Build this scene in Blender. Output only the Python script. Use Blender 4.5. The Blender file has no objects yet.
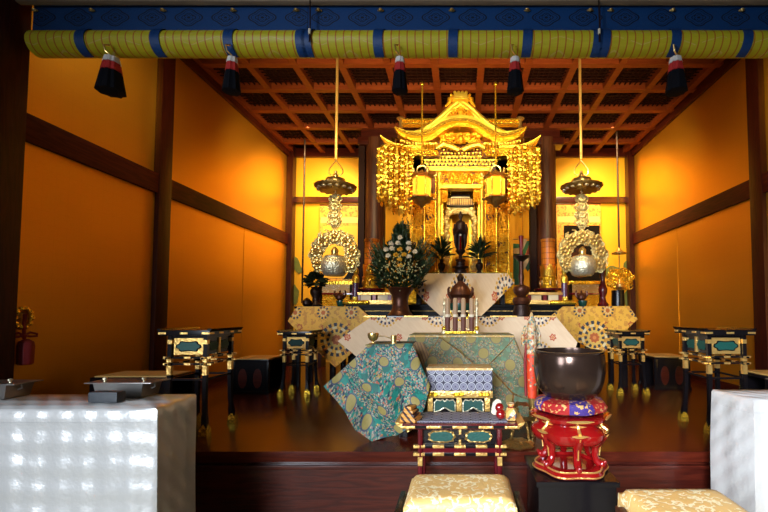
import bpy, bmesh, math, random
from mathutils import Vector, Matrix
PI = math.pi
rnd = random.Random(7)
C = bpy.context.scene.collection
sc = bpy.context.scene

# ------------------------------------------------------------------ camera
F, PX, PY, TH, CZ = 410.0, 460.5, 294.0, math.radians(2.67), 1.32
PZ = 0.42                                     # level of the raised sanctuary floor
cd = bpy.data.cameras.new('camera'); cam = bpy.data.objects.new('camera', cd); C.objects.link(cam)
cam.location = (0, 0, CZ); cam.rotation_euler = (PI/2 + TH, 0, 0)
cd.sensor_width = 36; cd.lens = 36*F/768
cd.shift_x = -(PX-384)/768; cd.shift_y = (PY-256)/768
cd.clip_start = .05
sc.camera = cam

def W(px, py, Y):
    """place of a photo point lying at depth Y"""
    u, v = (px-PX)/F, (PY-py)/F
    dy = math.cos(TH) - math.sin(TH)*v; dz = math.sin(TH) + math.cos(TH)*v
    s = Y/dy
    return Vector((u*s, Y, CZ + dz*s))
def FL(px, py, z):
    """place of a photo point lying on the level z"""
    a = W(px, py, 1.0)
    return W(px, py, (z-CZ)/(a.z-CZ))

# ------------------------------------------------------------------ shader expressions
TREE = None
class E:
    def __init__(s, k): s.k = k
    def __add__(a, b): return mt('ADD', a, b)
    def __radd__(a, b): return mt('ADD', b, a)
    def __sub__(a, b): return mt('SUBTRACT', a, b)
    def __rsub__(a, b): return mt('SUBTRACT', b, a)
    def __mul__(a, b): return mt('MULTIPLY', a, b)
    __rmul__ = __mul__
    def __truediv__(a, b): return mt('DIVIDE', a, b)
def put(sock, v):
    if isinstance(v, E): TREE.links.new(v.k, sock)
    else: sock.default_value = v
def mt(op, *a):
    n = TREE.nodes.new('ShaderNodeMath'); n.operation = op
    for i, v in enumerate(a): put(n.inputs[i], v)
    return E(n.outputs[0])
def fract(a): return mt('FRACT', a)
def sin(a): return mt('SINE', a)
def gt(a, b): return mt('GREATER_THAN', a, b)
def lt(a, b): return mt('LESS_THAN', a, b)
def absv(a): return mt('ABSOLUTE', a)
def length(a, b): return mt('SQRT', a*a + b*b)
def mx(*a):
    r = a[0]
    for b in a[1:]: r = mt('MAXIMUM', r, b)
    return r
def band(x, a, b): return gt(x, a)*lt(x, b)
def mix(f, a, b):
    n = TREE.nodes.new('ShaderNodeMix'); n.data_type = 'RGBA'
    put(n.inputs[0], f)
    for i, v in ((6, a), (7, b)):
        if isinstance(v, E): TREE.links.new(v.k, n.inputs[i])
        else: n.inputs[i].default_value = (*v[:3], 1)
    return E(n.outputs[2])
def coords(kind='Object'):
    t = TREE.nodes.new('ShaderNodeTexCoord'); s = TREE.nodes.new('ShaderNodeSeparateXYZ')
    TREE.links.new(t.outputs[kind], s.inputs[0])
    return [E(s.outputs[i]) for i in range(3)]
def comb(x, y, z):
    n = TREE.nodes.new('ShaderNodeCombineXYZ')
    for i, v in enumerate((x, y, z)): put(n.inputs[i], v)
    return E(n.outputs[0])
def vec():
    t = TREE.nodes.new('ShaderNodeTexCoord'); return E(t.outputs['Object'])
def noise(v, scale, detail=2, rough=.5):
    n = TREE.nodes.new('ShaderNodeTexNoise'); put(n.inputs['Vector'], v)
    n.inputs['Scale'].default_value = scale; n.inputs['Detail'].default_value = detail
    n.inputs['Roughness'].default_value = rough
    return E(n.outputs[0])
def voro(v, scale, feature='F1', out=0, rand=1.0):
    n = TREE.nodes.new('ShaderNodeTexVoronoi'); n.feature = feature; put(n.inputs['Vector'], v)
    n.inputs['Scale'].default_value = scale; n.inputs['Randomness'].default_value = rand
    return E(n.outputs[out])
def voro_rand(v, scale):
    c = voro(v, scale, out=1)
    s = TREE.nodes.new('ShaderNodeSeparateColor'); TREE.links.new(c.k, s.inputs[0])
    return E(s.outputs[0])
def ramp(x, stops, const=False):
    n = TREE.nodes.new('ShaderNodeValToRGB'); put(n.inputs[0], x)
    r = n.color_ramp
    if const: r.interpolation = 'CONSTANT'
    while len(r.elements) < len(stops): r.elements.new(.5)
    for e, (p, c) in zip(r.elements, stops): e.position = p; e.color = (*c, 1)
    return E(n.outputs[0])

MATS = {}
def mat(name, fn=None, col=(.5, .5, .5), rough=.5, metal=0., spec=.5, coat=0., bump=None, emit=None, estr=0., sheen=0., trans=0.):
    """fn(): returns colour or (colour, bump height, strength[, roughness])"""
    global TREE
    m = bpy.data.materials.new(name); m.use_nodes = True; TREE = m.node_tree
    b = TREE.nodes['Principled BSDF']
    b.inputs['Base Color'].default_value = (*col, 1)
    b.inputs['Roughness'].default_value = rough; b.inputs['Metallic'].default_value = metal
    b.inputs['Specular IOR Level'].default_value = spec
    b.inputs['Coat Weight'].default_value = coat; b.inputs['Coat Roughness'].default_value = .08
    if trans: b.inputs['Transmission Weight'].default_value = trans
    if emit: b.inputs['Emission Color'].default_value = (*emit, 1); b.inputs['Emission Strength'].default_value = estr
    h = None
    if fn:
        r = fn()
        if isinstance(r, tuple):
            c, h, st = r[:3]
            if len(r) > 3: put(b.inputs['Roughness'], r[3])
        else: c = r
        if c is not None: put(b.inputs['Base Color'], c)
    elif bump:
        h, st = noise(vec(), bump[0], 3), bump[1]
    if h is not None:
        n = TREE.nodes.new('ShaderNodeBump'); n.inputs['Strength'].default_value = st
        n.inputs['Distance'].default_value = .01
        put(n.inputs['Height'], h); TREE.links.new(n.outputs[0], b.inputs['Normal'])
    MATS[name] = m
    return m

def woodfn(c1, c2, ax=(1, 8, 8), sc_=3.0, st=.05):
    def f():
        x, y, z = coords()
        v = comb(x*ax[0], y*ax[1], z*ax[2])
        n = noise(v, sc_, 4)
        w = fract(n*6.0)
        g = mt('ABSOLUTE', w-.5)*2.0
        return mix(g, c1, c2), g, st
    return f
wood_x = mat('red_lacquer_wood_along', woodfn((.036, .0046, .0026), (.070, .0098, .0045), (.5, 5, 5)), rough=.28, coat=.25)
wood_y = mat('red_lacquer_wood_depth', woodfn((.040, .0055, .0028), (.068, .010, .0042), (5, .5, 5)), rough=.5, spec=.1)
wood_z = mat('red_lacquer_wood_upright', woodfn((.026, .0034, .0018), (.046, .0065, .0028), (5, 5, .5)), rough=.4, spec=.25)
def platfn():
    x, y, z = coords()
    n = noise(comb(x*.6, y*7.0, z*7.0), 3.0, 4)
    g = absv(fract(n*5.0)-.5)*2.0
    line = lt(fract(y/.31), .012)
    c = mix(g, (.046, .0062, .003), (.074, .0105, .0045))
    return mix(line, c, (.03, .006, .004)), noise(vec(), 2.5, 2), .03
plat_m = mat('polished_floorboards', platfn, rough=.24, coat=.0, spec=.2)
pillar_m = mat('round_pillar_wood', woodfn((.045, .012, .006), (.10, .032, .012), (4, 4, .35), 2.5), rough=.45, spec=.3)
beam_m = mat('ceiling_beam_wood', woodfn((.16, .028, .006), (.21, .040, .008), (.6, 5, 5)), rough=.5, spec=.2)
coff_m = mat('ceiling_coffer_wood', woodfn((.016, .004, .002), (.024, .006, .003), (.6, 5, 5)), rough=.7, spec=.1)
lat_m = mat('ceiling_lattice_wood', col=(.020, .0042, .0016), rough=.7, spec=.1)
lint_m = mat('pale_lintel_wood', woodfn((.20, .14, .09), (.26, .19, .13), (.4, 6, 6)), rough=.55)

def goldwallfn():
    x, y, z = coords()
    h = x+y
    v = comb(h*9.0, z*60.0, x*0.0)
    n = noise(v, 4.0, 3)
    n2 = noise(vec(), 1.3, 2)
    sq = mx(lt(fract(h/.105), .02), lt(fract(z/.105), .02))
    c = mix(n, (.66, .31, .022), (.76, .38, .03))
    c = mix(n2*.35, c, (.58, .26, .016))
    c = mix(sq*.18, c, (.45, .18, .02))
    return c, n, .12, .36 + n*.12
goldwall = mat('gold_leaf_paper', goldwallfn, metal=.85, rough=.42)
def alcfn():
    n = noise(vec(), 3.0, 3)
    return mix(n, (.84, .40, .012), (.90, .47, .02)), n, .03, .5+n*.1
backgold = mat('gold_leaf_back_wall', alcfn, metal=.35, rough=.5)

def goldfn(c1, c2, s, st):
    def f():
        v = vec(); d = voro(v, s); n = noise(v, s*1.7, 2)
        h = d + n*.6
        return mix(n, c1, c2), h, st
    return f
gold = mat('polished_gold', goldfn((.95, .56, .035), (1., .68, .07), 34, .35), metal=.85, rough=.26)
carved = mat('carved_gold', goldfn((.85, .38, .015), (1., .60, .035), 42, 1.), metal=.85, rough=.36)
gold2 = mat('bright_gold_plate', goldfn((1., .64, .06), (1., .76, .12), 60, .5), metal=.85, rough=.33)
palegold = mat('pale_gold_openwork', goldfn((.72, .54, .18), (.95, .80, .40), 70, .6), metal=.7, rough=.33)
brass = mat('brass', goldfn((.72, .48, .15), (.85, .60, .22), 30, .15), metal=.9, rough=.28)
oldbrass = mat('aged_brass', goldfn((.30, .17, .05), (.55, .34, .10), 45, .5), metal=.85, rough=.35)
mattblack = mat('matt_black_lacquer', col=(.004, .0035, .004), rough=.5, spec=.15)
darkpost = mat('dark_post_wood', col=(.022, .006, .004), rough=.6, spec=.15)
gilt = mat('pale_gilt_fitting', goldfn((.80, .46, .11), (.92, .60, .20), 60, .25), metal=.8, rough=.36)
silver = mat('silver_gilt', goldfn((.72, .62, .38), (.98, .92, .70), 50, .6), metal=.8, rough=.42)
lacq = mat('black_lacquer', col=(.005, .004, .005), rough=.24, coat=.05, spec=.35)
shadelacq = mat('russet_lacquer_recess_shade', col=(.13, .032, .004), rough=.45, metal=.2, bump=(60, .5))  # russet lacquer, darkened to stand in for shade behind the gilt carving
gapshade = mat('dark_russet_gap_shade', col=(.045, .010, .003), rough=.4, bump=(60, .4))  # near-black colour standing in for shade in the gaps between bracket blocks
redlacq = mat('red_edge_lacquer', col=(.09, .004, .008), rough=.2, coat=.4)
vermil = mat('vermilion_lacquer', col=(.21, .0035, .004), rough=.14, coat=.8)
green = mat('green_cloth_inset', lambda: (mix(noise(vec(), 60, 2), (.0, .038, .030), (.0, .075, .056)), noise(vec(), 90, 2), .2), rough=.55)
bronze = mat('brown_bronze', goldfn((.060, .018, .010), (.13, .042, .02), 14, .25), metal=.55, rough=.36)
darkbronze = mat('dark_bronze', goldfn((.018, .009, .007), (.045, .02, .013), 20, .3), metal=.55, rough=.42)
redwax = mat('deep_red_wax', col=(.20, .008, .012), rough=.35)
purple = mat('purple_lacquer', col=(.10, .03, .075), rough=.3, coat=.3)
ivory = mat('ivory_panel', col=(.75, .62, .38), rough=.5)
brown = mat('brown_silk', col=(.14, .045, .03), rough=.6)
cream = mat('cream_silk', col=(.75, .66, .5), rough=.6)
tealg = mat('green_glaze', col=(.01, .06, .045), rough=.25, coat=.5)
leaf_m = mat('dark_green_leaf', lambda: mix(noise(vec(), 25, 2), (.005, .016, .005), (.018, .046, .010)), rough=.5)
leaf2 = mat('fresh_green_needles', lambda: mix(noise(vec(), 25, 2), (.014, .036, .008), (.045, .085, .018)), rough=.5)
gypso = mat('small_pale_buds', col=(.42, .42, .20), rough=.6)
whitefl = mat('cream_petals', col=(.85, .76, .60), rough=.6)
yelfl = mat('yellow_petals', col=(.85, .50, .04), rough=.6)
tass_w = mat('white_tassel_thread', col=(.70, .66, .62), rough=.7, bump=(220, .4))
tass_r = mat('red_tassel_thread', col=(.42, .014, .012), rough=.7, bump=(220, .4))
tass_k = mat('navy_black_tassel_thread', col=(.002, .0022, .005), rough=.8, spec=.15, bump=(220, .4))
crimson = mat('crimson_cord', col=(.20, .006, .008), rough=.6, bump=(200, .4))
steel = mat('grey_pewter', goldfn((.20, .19, .18), (.30, .28, .26), 8, .05), metal=.9, rough=.36)
blackbox = mat('matte_black_leatherette', col=(.016, .020, .026), rough=.4, bump=(300, .3))
candyfn = None
def candy():
    x, y, z = coords()
    a = mt('ARCTAN2', y, x)
    g = mx(lt(fract(a*2.55), .10), lt(fract(z/.075), .12))
    c = mix(g, (.92, .27, .02), (.50, .08, .01))
    return c, 1.0-g, .5
candy_m = mat('orange_sweets', candy, rough=.4, coat=.1)

# ------------------------------------------------------------------ woven patterns
def white_brocade():
    x, y, z = coords(); u, v = x, z-y
    n = noise(comb(u, v, 0.0), 160, 2)
    diag = noise(comb((u+v)*26, (u-v)*5, 0.0), 1.2, 3)
    c = mix(diag, (.68, .47, .29), (.84, .66, .46))
    def cell(c, su, sv, ou, ov, draw):
        a, b = (u+ou)/su, (v+ov)/sv
        p, q = (fract(a)-.5)*su, (fract(b)-.5)*sv
        return draw(c, p, q, length(p, q), mt('ARCTAN2', q, p))
    def medal(c, p, q, r, t):
        pet = sin(t*6.0)*.5+.5
        c = mix(band(r, .085, .112)*gt(sin(t*14.0), .1), c, (.02, .028, .075))
        c = mix(band(r, .06, .08)*gt(sin(t*9.0), -.2), c, (.78, .72, .60))
        c = mix(band(r, .04, .06)*gt(sin(t*10.0+1.0), .1), c, (.02, .028, .075))
        c = mix(lt(r, .036+pet*.008), c, (.70, .38, .04))
        c = mix(lt(r, .016), c, (.05, .04, .10))
        return mix(band(r, .115, .135)*gt(sin(t*20.0), -.1), c, (.66, .36, .05))
    def rosette(c, p, q, r, t):
        e = sin(t*6.0)*.006
        c = mix(band(r+e, .017, .034), c, (.50, .085, .03))
        return mix(lt(r, .013), c, (.62, .22, .07))
    c = cell(c, .56, .42, .0, .16, medal)
    c = cell(c, .28, .21, .0, .085, rosette)
    return c, n, .15
def gold_brocade():
    x, y, z = coords(); u, v = x, z-y
    n = noise(comb(u, v, 0.0), 160, 2)
    sp = noise(comb(u, v, 0.0), 22, 2)
    c = mix(gt(sp, .54), (.80, .43, .05), (.62, .28, .04))
    def cell(c, su, sv, ou, ov, draw):
        p, q = (fract((u+ou)/su+.5)-.5)*su, (fract((v+ov)/sv+.5)-.5)*sv
        return draw(c, p, q, length(p, q), mt('ARCTAN2', q, p))
    def medal(c, p, q, r, t):
        c = mix(band(r, .200, .250)*gt(sin(t*12.0), -.1), c, (.70, .36, .03))
        c = mix(band(r, .155, .195)*gt(sin(t*16.0), -.1), c, (.03, .035, .05))
        c = mix(band(r, .125, .155)*gt(sin(t*8.0), .0), c, (.72, .58, .30))
        c = mix(band(r, .088, .122)*gt(sin(t*12.0+1.5), -.2), c, (.035, .04, .05))
        c = mix(band(r, .062, .085), c, (.62, .42, .10))
        c = mix(lt(r, .055+sin(t*8.0)*.007), c, (.45, .10, .02))
        return mix(lt(r, .022), c, (.65, .22, .05))
    def mini(c, p, q, r, t):
        c = mix(band(r, .05, .075)*gt(sin(t*10.0), -.1), c, (.04, .04, .05))
        c = mix(band(r, .028, .045)*gt(sin(t*8.0), -.2), c, (.70, .56, .30))
        return mix(lt(r, .024), c, (.48, .12, .02))
    def ros(c, p, q, r, t):
        c = mix(band(r+sin(t*6.0)*.005, .02, .036), c, (.45, .10, .02))
        return mix(lt(r, .014), c, (.65, .35, .05))
    c = cell(c, .30, .29, .15, .145, ros)
    c = cell(c, .34, .62, .17, .31, mini)
    c = cell(c, .68, .62, .0, .0, medal)
    return c, n, .15
def teal_brocade(dark=1.0, warm=0.0, r0=.034):
    def f():
        x, y, z = coords(); u, v = x, z-y
        uv = comb(u, v, 0.0)
        n = noise(uv, 200, 2)
        big = noise(uv, 17, 2)
        c = mix(gt(big, .5), (.002, .11*dark, .088*dark), (.006, .19*dark, .145*dark))
        s = voro_rand(uv, 90)
        k = ramp(s, [(0, (.36, .31, .23)), (.12, (.012, .018, .05)), (.34, (.42, .085, .04)), (.44, (.30, .26, .18)), (.56, (.02, .14, .13)), (.62, (.12, .14, .15)), (.76, (.24, .20, .16)), (.88, (.40, .27, .07))], True)
        e = lt(voro(uv, 90), .60)
        c = mix(e*gt(noise(uv, 11, 1), .43), c, k)
        def discs(c, su, sv, ou, ov, r0):
            p, q = (fract((u+ou)/su)-.5)*su, (fract((v+ov)/sv)-.5)*sv
            r = length(p, q)
            c = mix(band(r, r0, r0+.007), c, (.05, .06, .10))
            return mix(lt(r, r0), c, mix(noise(uv, 90, 2), (.24, .18, .04), (.33, .26, .075)))
        c = discs(c, .23, .27, .03, .0, r0)
        c = discs(c, .23, .27, .145, .135, r0)
        if warm: c = mix(warm, c, (.34, .24, .05))
        return c, n, .2
    return f
wbroc = mat('cream_brocade', white_brocade, rough=.6)
gbroc = mat('gold_brocade', gold_brocade, rough=.55, metal=.1)
tbroc = mat('teal_brocade', teal_brocade(), rough=.6)
def lining():
    x, y, z = coords()
    return mix(lt(fract((x*.8+z*.3)/.022), .3), (.34, .17, .035), (.16, .07, .015))
lining_m = mat('ribbed_gold_lining', lining, rough=.5)
def shippo(dark):
    def f():
        x, y, z = coords(); s = .0585
        u, v = x/s, (z+y)/s
        def ring(a, b):
            p, q = fract(a)-.5, fract(b)-.5
            return length(p, q)
        r1 = ring(u, v); r2 = ring(u+.5, v+.5)
        line = mx(band(r1, .42, .505), band(r2, .0, .07)*0.0)
        star = gt(r1, .505)
        c = mix(lt(r1, .42), (.05*dark, .045*dark, .09*dark), (.26*dark, .25*dark, .38*dark))
        c = mix(band(r1, .22, .29), c, (.55*dark, .55*dark, .66*dark)); c = mix(band(r1, .09, .15), c, (.45*dark, .44*dark, .56*dark)); c = mix(lt(r1, .09), c, (.08*dark, .07*dark, .16*dark))
        c = mix(star*gt(absv((fract(u+.5)-.5)*(fract(v+.5)-.5)), .012), c, (.40*dark, .40*dark, .5*dark))
        return mix(line, c, (.72*dark, .72*dark, .78*dark)), line, .2
    return f
shippo_m = mat('purple_and_white_ring_brocade', shippo(.52), rough=.5)
shippo_d = mat('dark_purple_ring_brocade', shippo(.42), rough=.55)
def cushfn():
    v = vec(); n = noise(v, 11, 3); e = absv(fract(n*7.0)-.5)
    k = lt(e, .13)*gt(noise(v, 7, 1), .44)
    c = mix(noise(v, 5, 2), (.70, .42, .13), (.80, .52, .19))
    return mix(k, c, (.92, .80, .50)), e, .25
cush_m = mat('gold_damask', cushfn, rough=.45, metal=.1)
def satin():
    x, y, z = coords(); s = .118
    u, v = (x+y)/s, (z+y)/s
    p, q = absv(fract(u)-.5)*2.0, absv(fract(v)-.5)*2.0
    pil = sin(u*2*PI)*.5 + sin(v*2*PI)*.5
    edge = gt(p*q, .72)
    fold = mx(lt(absv(fract(x/1.07+.42)-.5), .004), lt(absv(fract((z+.18)/.64)-.5), .006))
    nn = noise(vec(), 4.0, 3)
    sm = noise(vec(), 38.0, 2)
    h = pil*.40 + nn*.9 + sm*.22 - fold*.3
    return mix(nn, (.64, .63, .61), (.72, .71, .70)), h, 1.0, .31 + nn*.02
satin_m = mat('white_damask_satin', satin, metal=.38, spec=.6, rough=.3)
def blind():
    x, y, z = coords()
    th = lt(fract(x/.0555), .17)
    slat = fract(z/.009)
    zz = absv(fract(x/.37)-.5)*.10
    k = lt(absv(fract((z-zz)/.075)-.5), .035)*gt(noise(comb(x, y*0.0, z*0.0), 5.0, 1), .47)
    c = mix(noise(comb(x*2.0, y, z*40.0), 3.0, 2), (.43, .385, .010), (.54, .475, .018))
    c = mix(k, c, (.55, .44, .10))
    c = mix(th, c, (.42, .14, .01))
    return c, slat, .3
blind_m = mat('green_bamboo_blind', blind, rough=.5)
def bluefn():
    x, y, z = coords(); s = .262
    p, q = (fract(x/s)-.5)*s, z-.262
    t = mt('ARCTAN2', q*1.55, p); r = length(p, q*1.55)
    e = mt('COSINE', t*4.0)*.010
    line = mx(band(r-e, .082, .092), band(r-e, .066, .071), band(r-e*.6, .040, .047), lt(r, .012), lt(absv(r-.02-absv(sin(t*3.0))*.014), .003))
    n = noise(comb(x*30.0, y*30.0, z*30.0), 3.0, 2)
    c = mix(n, (.001, .032, .13), (.002, .052, .20))
    return mix(line, c, (.0005, .002, .012)), n, .2
blue_m = mat('blue_brocade', bluefn, rough=.5)
bluestrap = mat('blue_brocade_strap', lambda: (mix(noise(vec(), 70, 2), (.001, .03, .13), (.002, .05, .20)), noise(vec(), 120, 2), .3), rough=.5)
def redbroc():
    v = vec(); s = voro_rand(v, 75)
    x, y, z = coords()
    low = ramp(s, [(0, (.66, .05, .008)), (.5, (.58, .04, .008)), (.80, (.55, .40, .22)), (.86, (.50, .03, .01)), (.95, (.10, .12, .08))], True)
    up = ramp(s, [(0, (.50, .38, .22)), (.3, (.38, .10, .03)), (.5, (.50, .30, .10)), (.7, (.10, .18, .14)), (.85, (.55, .48, .36))], True)
    return mix(band(z, .28, .60), up, low), noise(v, 150, 2), .2
redbroc_m = mat('red_and_cream_brocade', redbroc, rough=.5)
def cushball():
    x, y, z = coords(); a = mt('ARCTAN2', y, x)
    n = noise(vec(), 48, 2)
    sect = gt(sin(a*4.0+1.2), .15)
    c = mix(sect, (.30, .012, .012), (.045, .022, .16))
    return mix(gt(n, .58), c, (.55, .30, .10)), n, .3
bowlcush = mat('red_and_violet_brocade', cushball, rough=.5)
def bowlfn():
    v = vec(); n = noise(v, 7, 4)
    return mix(n, (.035, .020, .015), (.075, .042, .030)), n, .08, .13 + n*.12
bowl_m = mat('dark_bronze_bowl', bowlfn, metal=.7, rough=.3)
def tatami():
    x, y, z = coords()
    return mix(noise(comb(x*3, y*60, z), 3, 2), (.28, .24, .12), (.36, .30, .16)), noise(comb(x*3, y*90, z), 3, 2), .2
tatami_m = mat('tatami_matting', tatami, rough=.7)
hallwall_m = mat('plaster', col=(.35, .30, .24), rough=.8)
# ------------------------------------------------------------------ mesh helpers
def B(): return bmesh.new()
def box(bm, x0, x1, y0, y1, z0, z1, bev=0., rot=None):
    r = bmesh.ops.create_cube(bm, size=1)
    vs = r['verts']
    for v in vs:
        v.co = Vector((x0+(v.co.x+.5)*(x1-x0), y0+(v.co.y+.5)*(y1-y0), z0+(v.co.z+.5)*(z1-z0)))
    if bev:
        es = list({e for v in vs for e in v.link_edges})
        r2 = bmesh.ops.bevel(bm, geom=es, offset=bev, segments=2, affect='EDGES', profile=.7)
        vs = list({v for f in r2['faces'] for v in f.verts} | {v for v in vs if v.is_valid})
    if rot is not None:
        c = Vector(((x0+x1)/2, (y0+y1)/2, (z0+z1)/2))
        for v in vs: v.co = c + rot @ (v.co-c)
    return bm
def lathe(bm, prof, c=(0, 0, 0), n=24, sq=None, wob=None):
    """prof: (radius, height) from bottom to top; sq(angle) scales the radius"""
    c = Vector(c); rings = []
    for k, (r, z) in enumerate(prof):
        row = []
        for i in range(n):
            a = 2*PI*i/n; q = r*(sq(a) if sq else 1)
            if wob: q *= wob(a, k)
            row.append(bm.verts.new(c+Vector((q*math.cos(a), q*math.sin(a), z))))
        rings.append(row)
    for a, b in zip(rings, rings[1:]):
        for i in range(n):
            j = (i+1) % n
            bm.faces.new((a[i], a[j], b[j], b[i]))
    if prof[0][0] > 1e-5: bm.faces.new(rings[0][::-1])
    if prof[-1][0] > 1e-5: bm.faces.new(rings[-1])
    return bm
def tube(bm, pts, r, n=8, closed=False):
    pts = [Vector(p) for p in pts]; m = len(pts); rings = []
    rs = r if isinstance(r, (list, tuple)) else [r]*m
    up = None
    for i, p in enumerate(pts):
        if closed: t = pts[(i+1) % m]-pts[i-1]
        else: t = pts[min(i+1, m-1)]-pts[max(i-1, 0)]
        t.normalize()
        if up is None: up = t.orthogonal().normalized()
        up = (up - t*up.dot(t))
        up = up.normalized() if up.length > 1e-6 else t.orthogonal().normalized()
        w = t.cross(up)
        rings.append([bm.verts.new(p + (up*math.cos(2*PI*k/n) + w*math.sin(2*PI*k/n))*rs[i]) for k in range(n)])
    prs = list(zip(rings, rings[1:])) + ([(rings[-1], rings[0])] if closed else [])
    for a, b in prs:
        for k in range(n):
            j = (k+1) % n
            bm.faces.new((a[k], a[j], b[j], b[k]))
    if not closed:
        bm.faces.new(rings[0][::-1]); bm.faces.new(rings[-1])
    return bm
def ball(bm, c, r, s=(1, 1, 1), u=10, v=7, rot=None):
    m = Matrix.Translation(Vector(c)) @ (rot.to_4x4() if rot is not None else Matrix.Identity(4)) @ Matrix.Diagonal((r*s[0], r*s[1], r*s[2], 1))
    bmesh.ops.create_uvsphere(bm, u_segments=u, v_segments=v, radius=1, matrix=m)
    return bm
def prism(bm, pts, y0, y1, plane='xz'):
    """polygon in the plane, pushed along the third axis from y0 to y1"""
    def V(a, b, y): return Vector((a, y, b)) if plane == 'xz' else (Vector((y, a, b)) if plane == 'yz' else Vector((a, b, y)))
    A = [bm.verts.new(V(a, b, y0)) for a, b in pts]; D = [bm.verts.new(V(a, b, y1)) for a, b in pts]
    n = len(pts)
    fs = [bm.faces.new(A), bm.faces.new(D[::-1])]
    for i in range(n):
        j = (i+1) % n; fs.append(bm.faces.new((A[j], A[i], D[i], D[j])))
    bmesh.ops.recalc_face_normals(bm, faces=fs)
    bmesh.ops.triangulate(bm, faces=fs[:2])
    return bm
def strip(bm, low, high, y0, y1):
    """a band between two lines of (x, z) points, pushed from y0 to y1"""
    q = [[bm.verts.new((x, y, z)) for (x, z) in L] for L in (low, high) for y in (y0, y1)]
    l0, l1, h0, h1 = q; fs = []
    for i in range(len(low)-1):
        for a, b in ((l0, h0), (h0, h1), (h1, l1), (l1, l0)):
            fs.append(bm.faces.new((a[i], a[i+1], b[i+1], b[i])))
    fs.append(bm.faces.new((l0[0], h0[0], h1[0], l1[0]))); fs.append(bm.faces.new((l0[-1], l1[-1], h1[-1], h0[-1])))
    bmesh.ops.recalc_face_normals(bm, faces=fs)
    return bm
def sheet(bm, poly, yf, step=.04, th=.006):
    """cloth cut to an outline in x, z, hung at y = yf(x, z)"""
    f = bm.faces.new([bm.verts.new((x, 0, z)) for x, z in poly])
    xs = [p[0] for p in poly]; zs = [p[1] for p in poly]
    def cut(no, lo, hi):
        k = lo+step
        while k < hi:
            bmesh.ops.bisect_plane(bm, geom=bm.verts[:]+bm.edges[:]+bm.faces[:], plane_co=Vector(no)*k, plane_no=no, dist=1e-5)
            k += step
    cut((1, 0, 0), min(xs), max(xs)); cut((0, 0, 1), min(zs), max(zs))
    for v in bm.verts: v.co.y = yf(v.co.x, v.co.z)
    bmesh.ops.recalc_face_normals(bm, faces=bm.faces[:])
    r = bmesh.ops.extrude_face_region(bm, geom=bm.faces[:])
    for v in r['geom']:
        if isinstance(v, bmesh.types.BMVert): v.co.y += th
    bmesh.ops.recalc_face_normals(bm, faces=bm.faces[:])
    return bm
def leafblade(bm, p, d, L, w, bend=.3, n=4):
    """one pointed leaf from p along d"""
    p, d = Vector(p), Vector(d).normalized(); s = d.cross(Vector((0, 0, 1)))
    s = s.normalized() if s.length > 1e-3 else Vector((1, 0, 0))
    s = (Matrix.Rotation(rnd.uniform(-1, 1), 3, d) @ s)
    nrm = s.cross(d); rows = []
    for i in range(n+1):
        t = i/n; c = p + d*L*t - nrm*(bend*L*t*t)*.5
        ww = w*math.sin(PI*min(1, t*.9+.1))*(1 if i < n else 0)
        if i == n: rows.append([bm.verts.new(c)])
        else: rows.append([bm.verts.new(c-s*ww), bm.verts.new(c+nrm*w*.25), bm.verts.new(c+s*ww)])
    for a, b in zip(rows, rows[1:]):
        if len(b) == 1:
            bm.faces.new((a[0], a[1], b[0])); bm.faces.new((a[1], a[2], b[0]))
        else:
            bm.faces.new((a[0], a[1], b[1], b[0])); bm.faces.new((a[1], a[2], b[2], b[1]))

# ------------------------------------------------------------------ object helpers
def P(name, bm, m, parent=None, label=None, kind=None, flat=False, ang=35):
    me = bpy.data.meshes.new(name); bm.to_mesh(me); bm.free()
    me.materials.append(m)
    if not flat:
        me.polygons.foreach_set('use_smooth', [True]*len(me.polygons)); me.set_sharp_from_angle(angle=math.radians(ang))
    o = bpy.data.objects.new(name, me); C.objects.link(o)
    if parent is not None: o.parent = parent
    if label: o['label'] = label
    if kind: o['kind'] = kind
    return o
def tag(o, label, cat, group=None):
    o['label'] = label; o['category'] = cat
    if group: o['group'] = group
    return o
def T(name, label, cat, loc=(0, 0, 0), group=None, rz=0.):
    o = bpy.data.objects.new(name, None); C.objects.link(o); o.empty_display_size = .1
    o.location = loc; o.rotation_euler = (0, 0, rz)
    return tag(o, label, cat, group)
def S(name, bm, m, parent=None, flat=False):
    return P(name, bm, m, parent, kind=None if parent else 'structure', flat=flat)
def dup(o, loc, label, rz=None, flip=False):
    def cp(a, par):
        c = a.copy(); C.objects.link(c); c.parent = par
        for ch in list(a.children): cp(ch, c)
        return c
    r = cp(o, None); r.location = loc; r['label'] = label
    if rz is not None: r.rotation_euler = (0, 0, rz)
    return r
def sh(bm, dx=0, dy=0, dz=0):
    for v in bm.verts: v.co += Vector((dx, dy, dz))
    return bm

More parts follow.
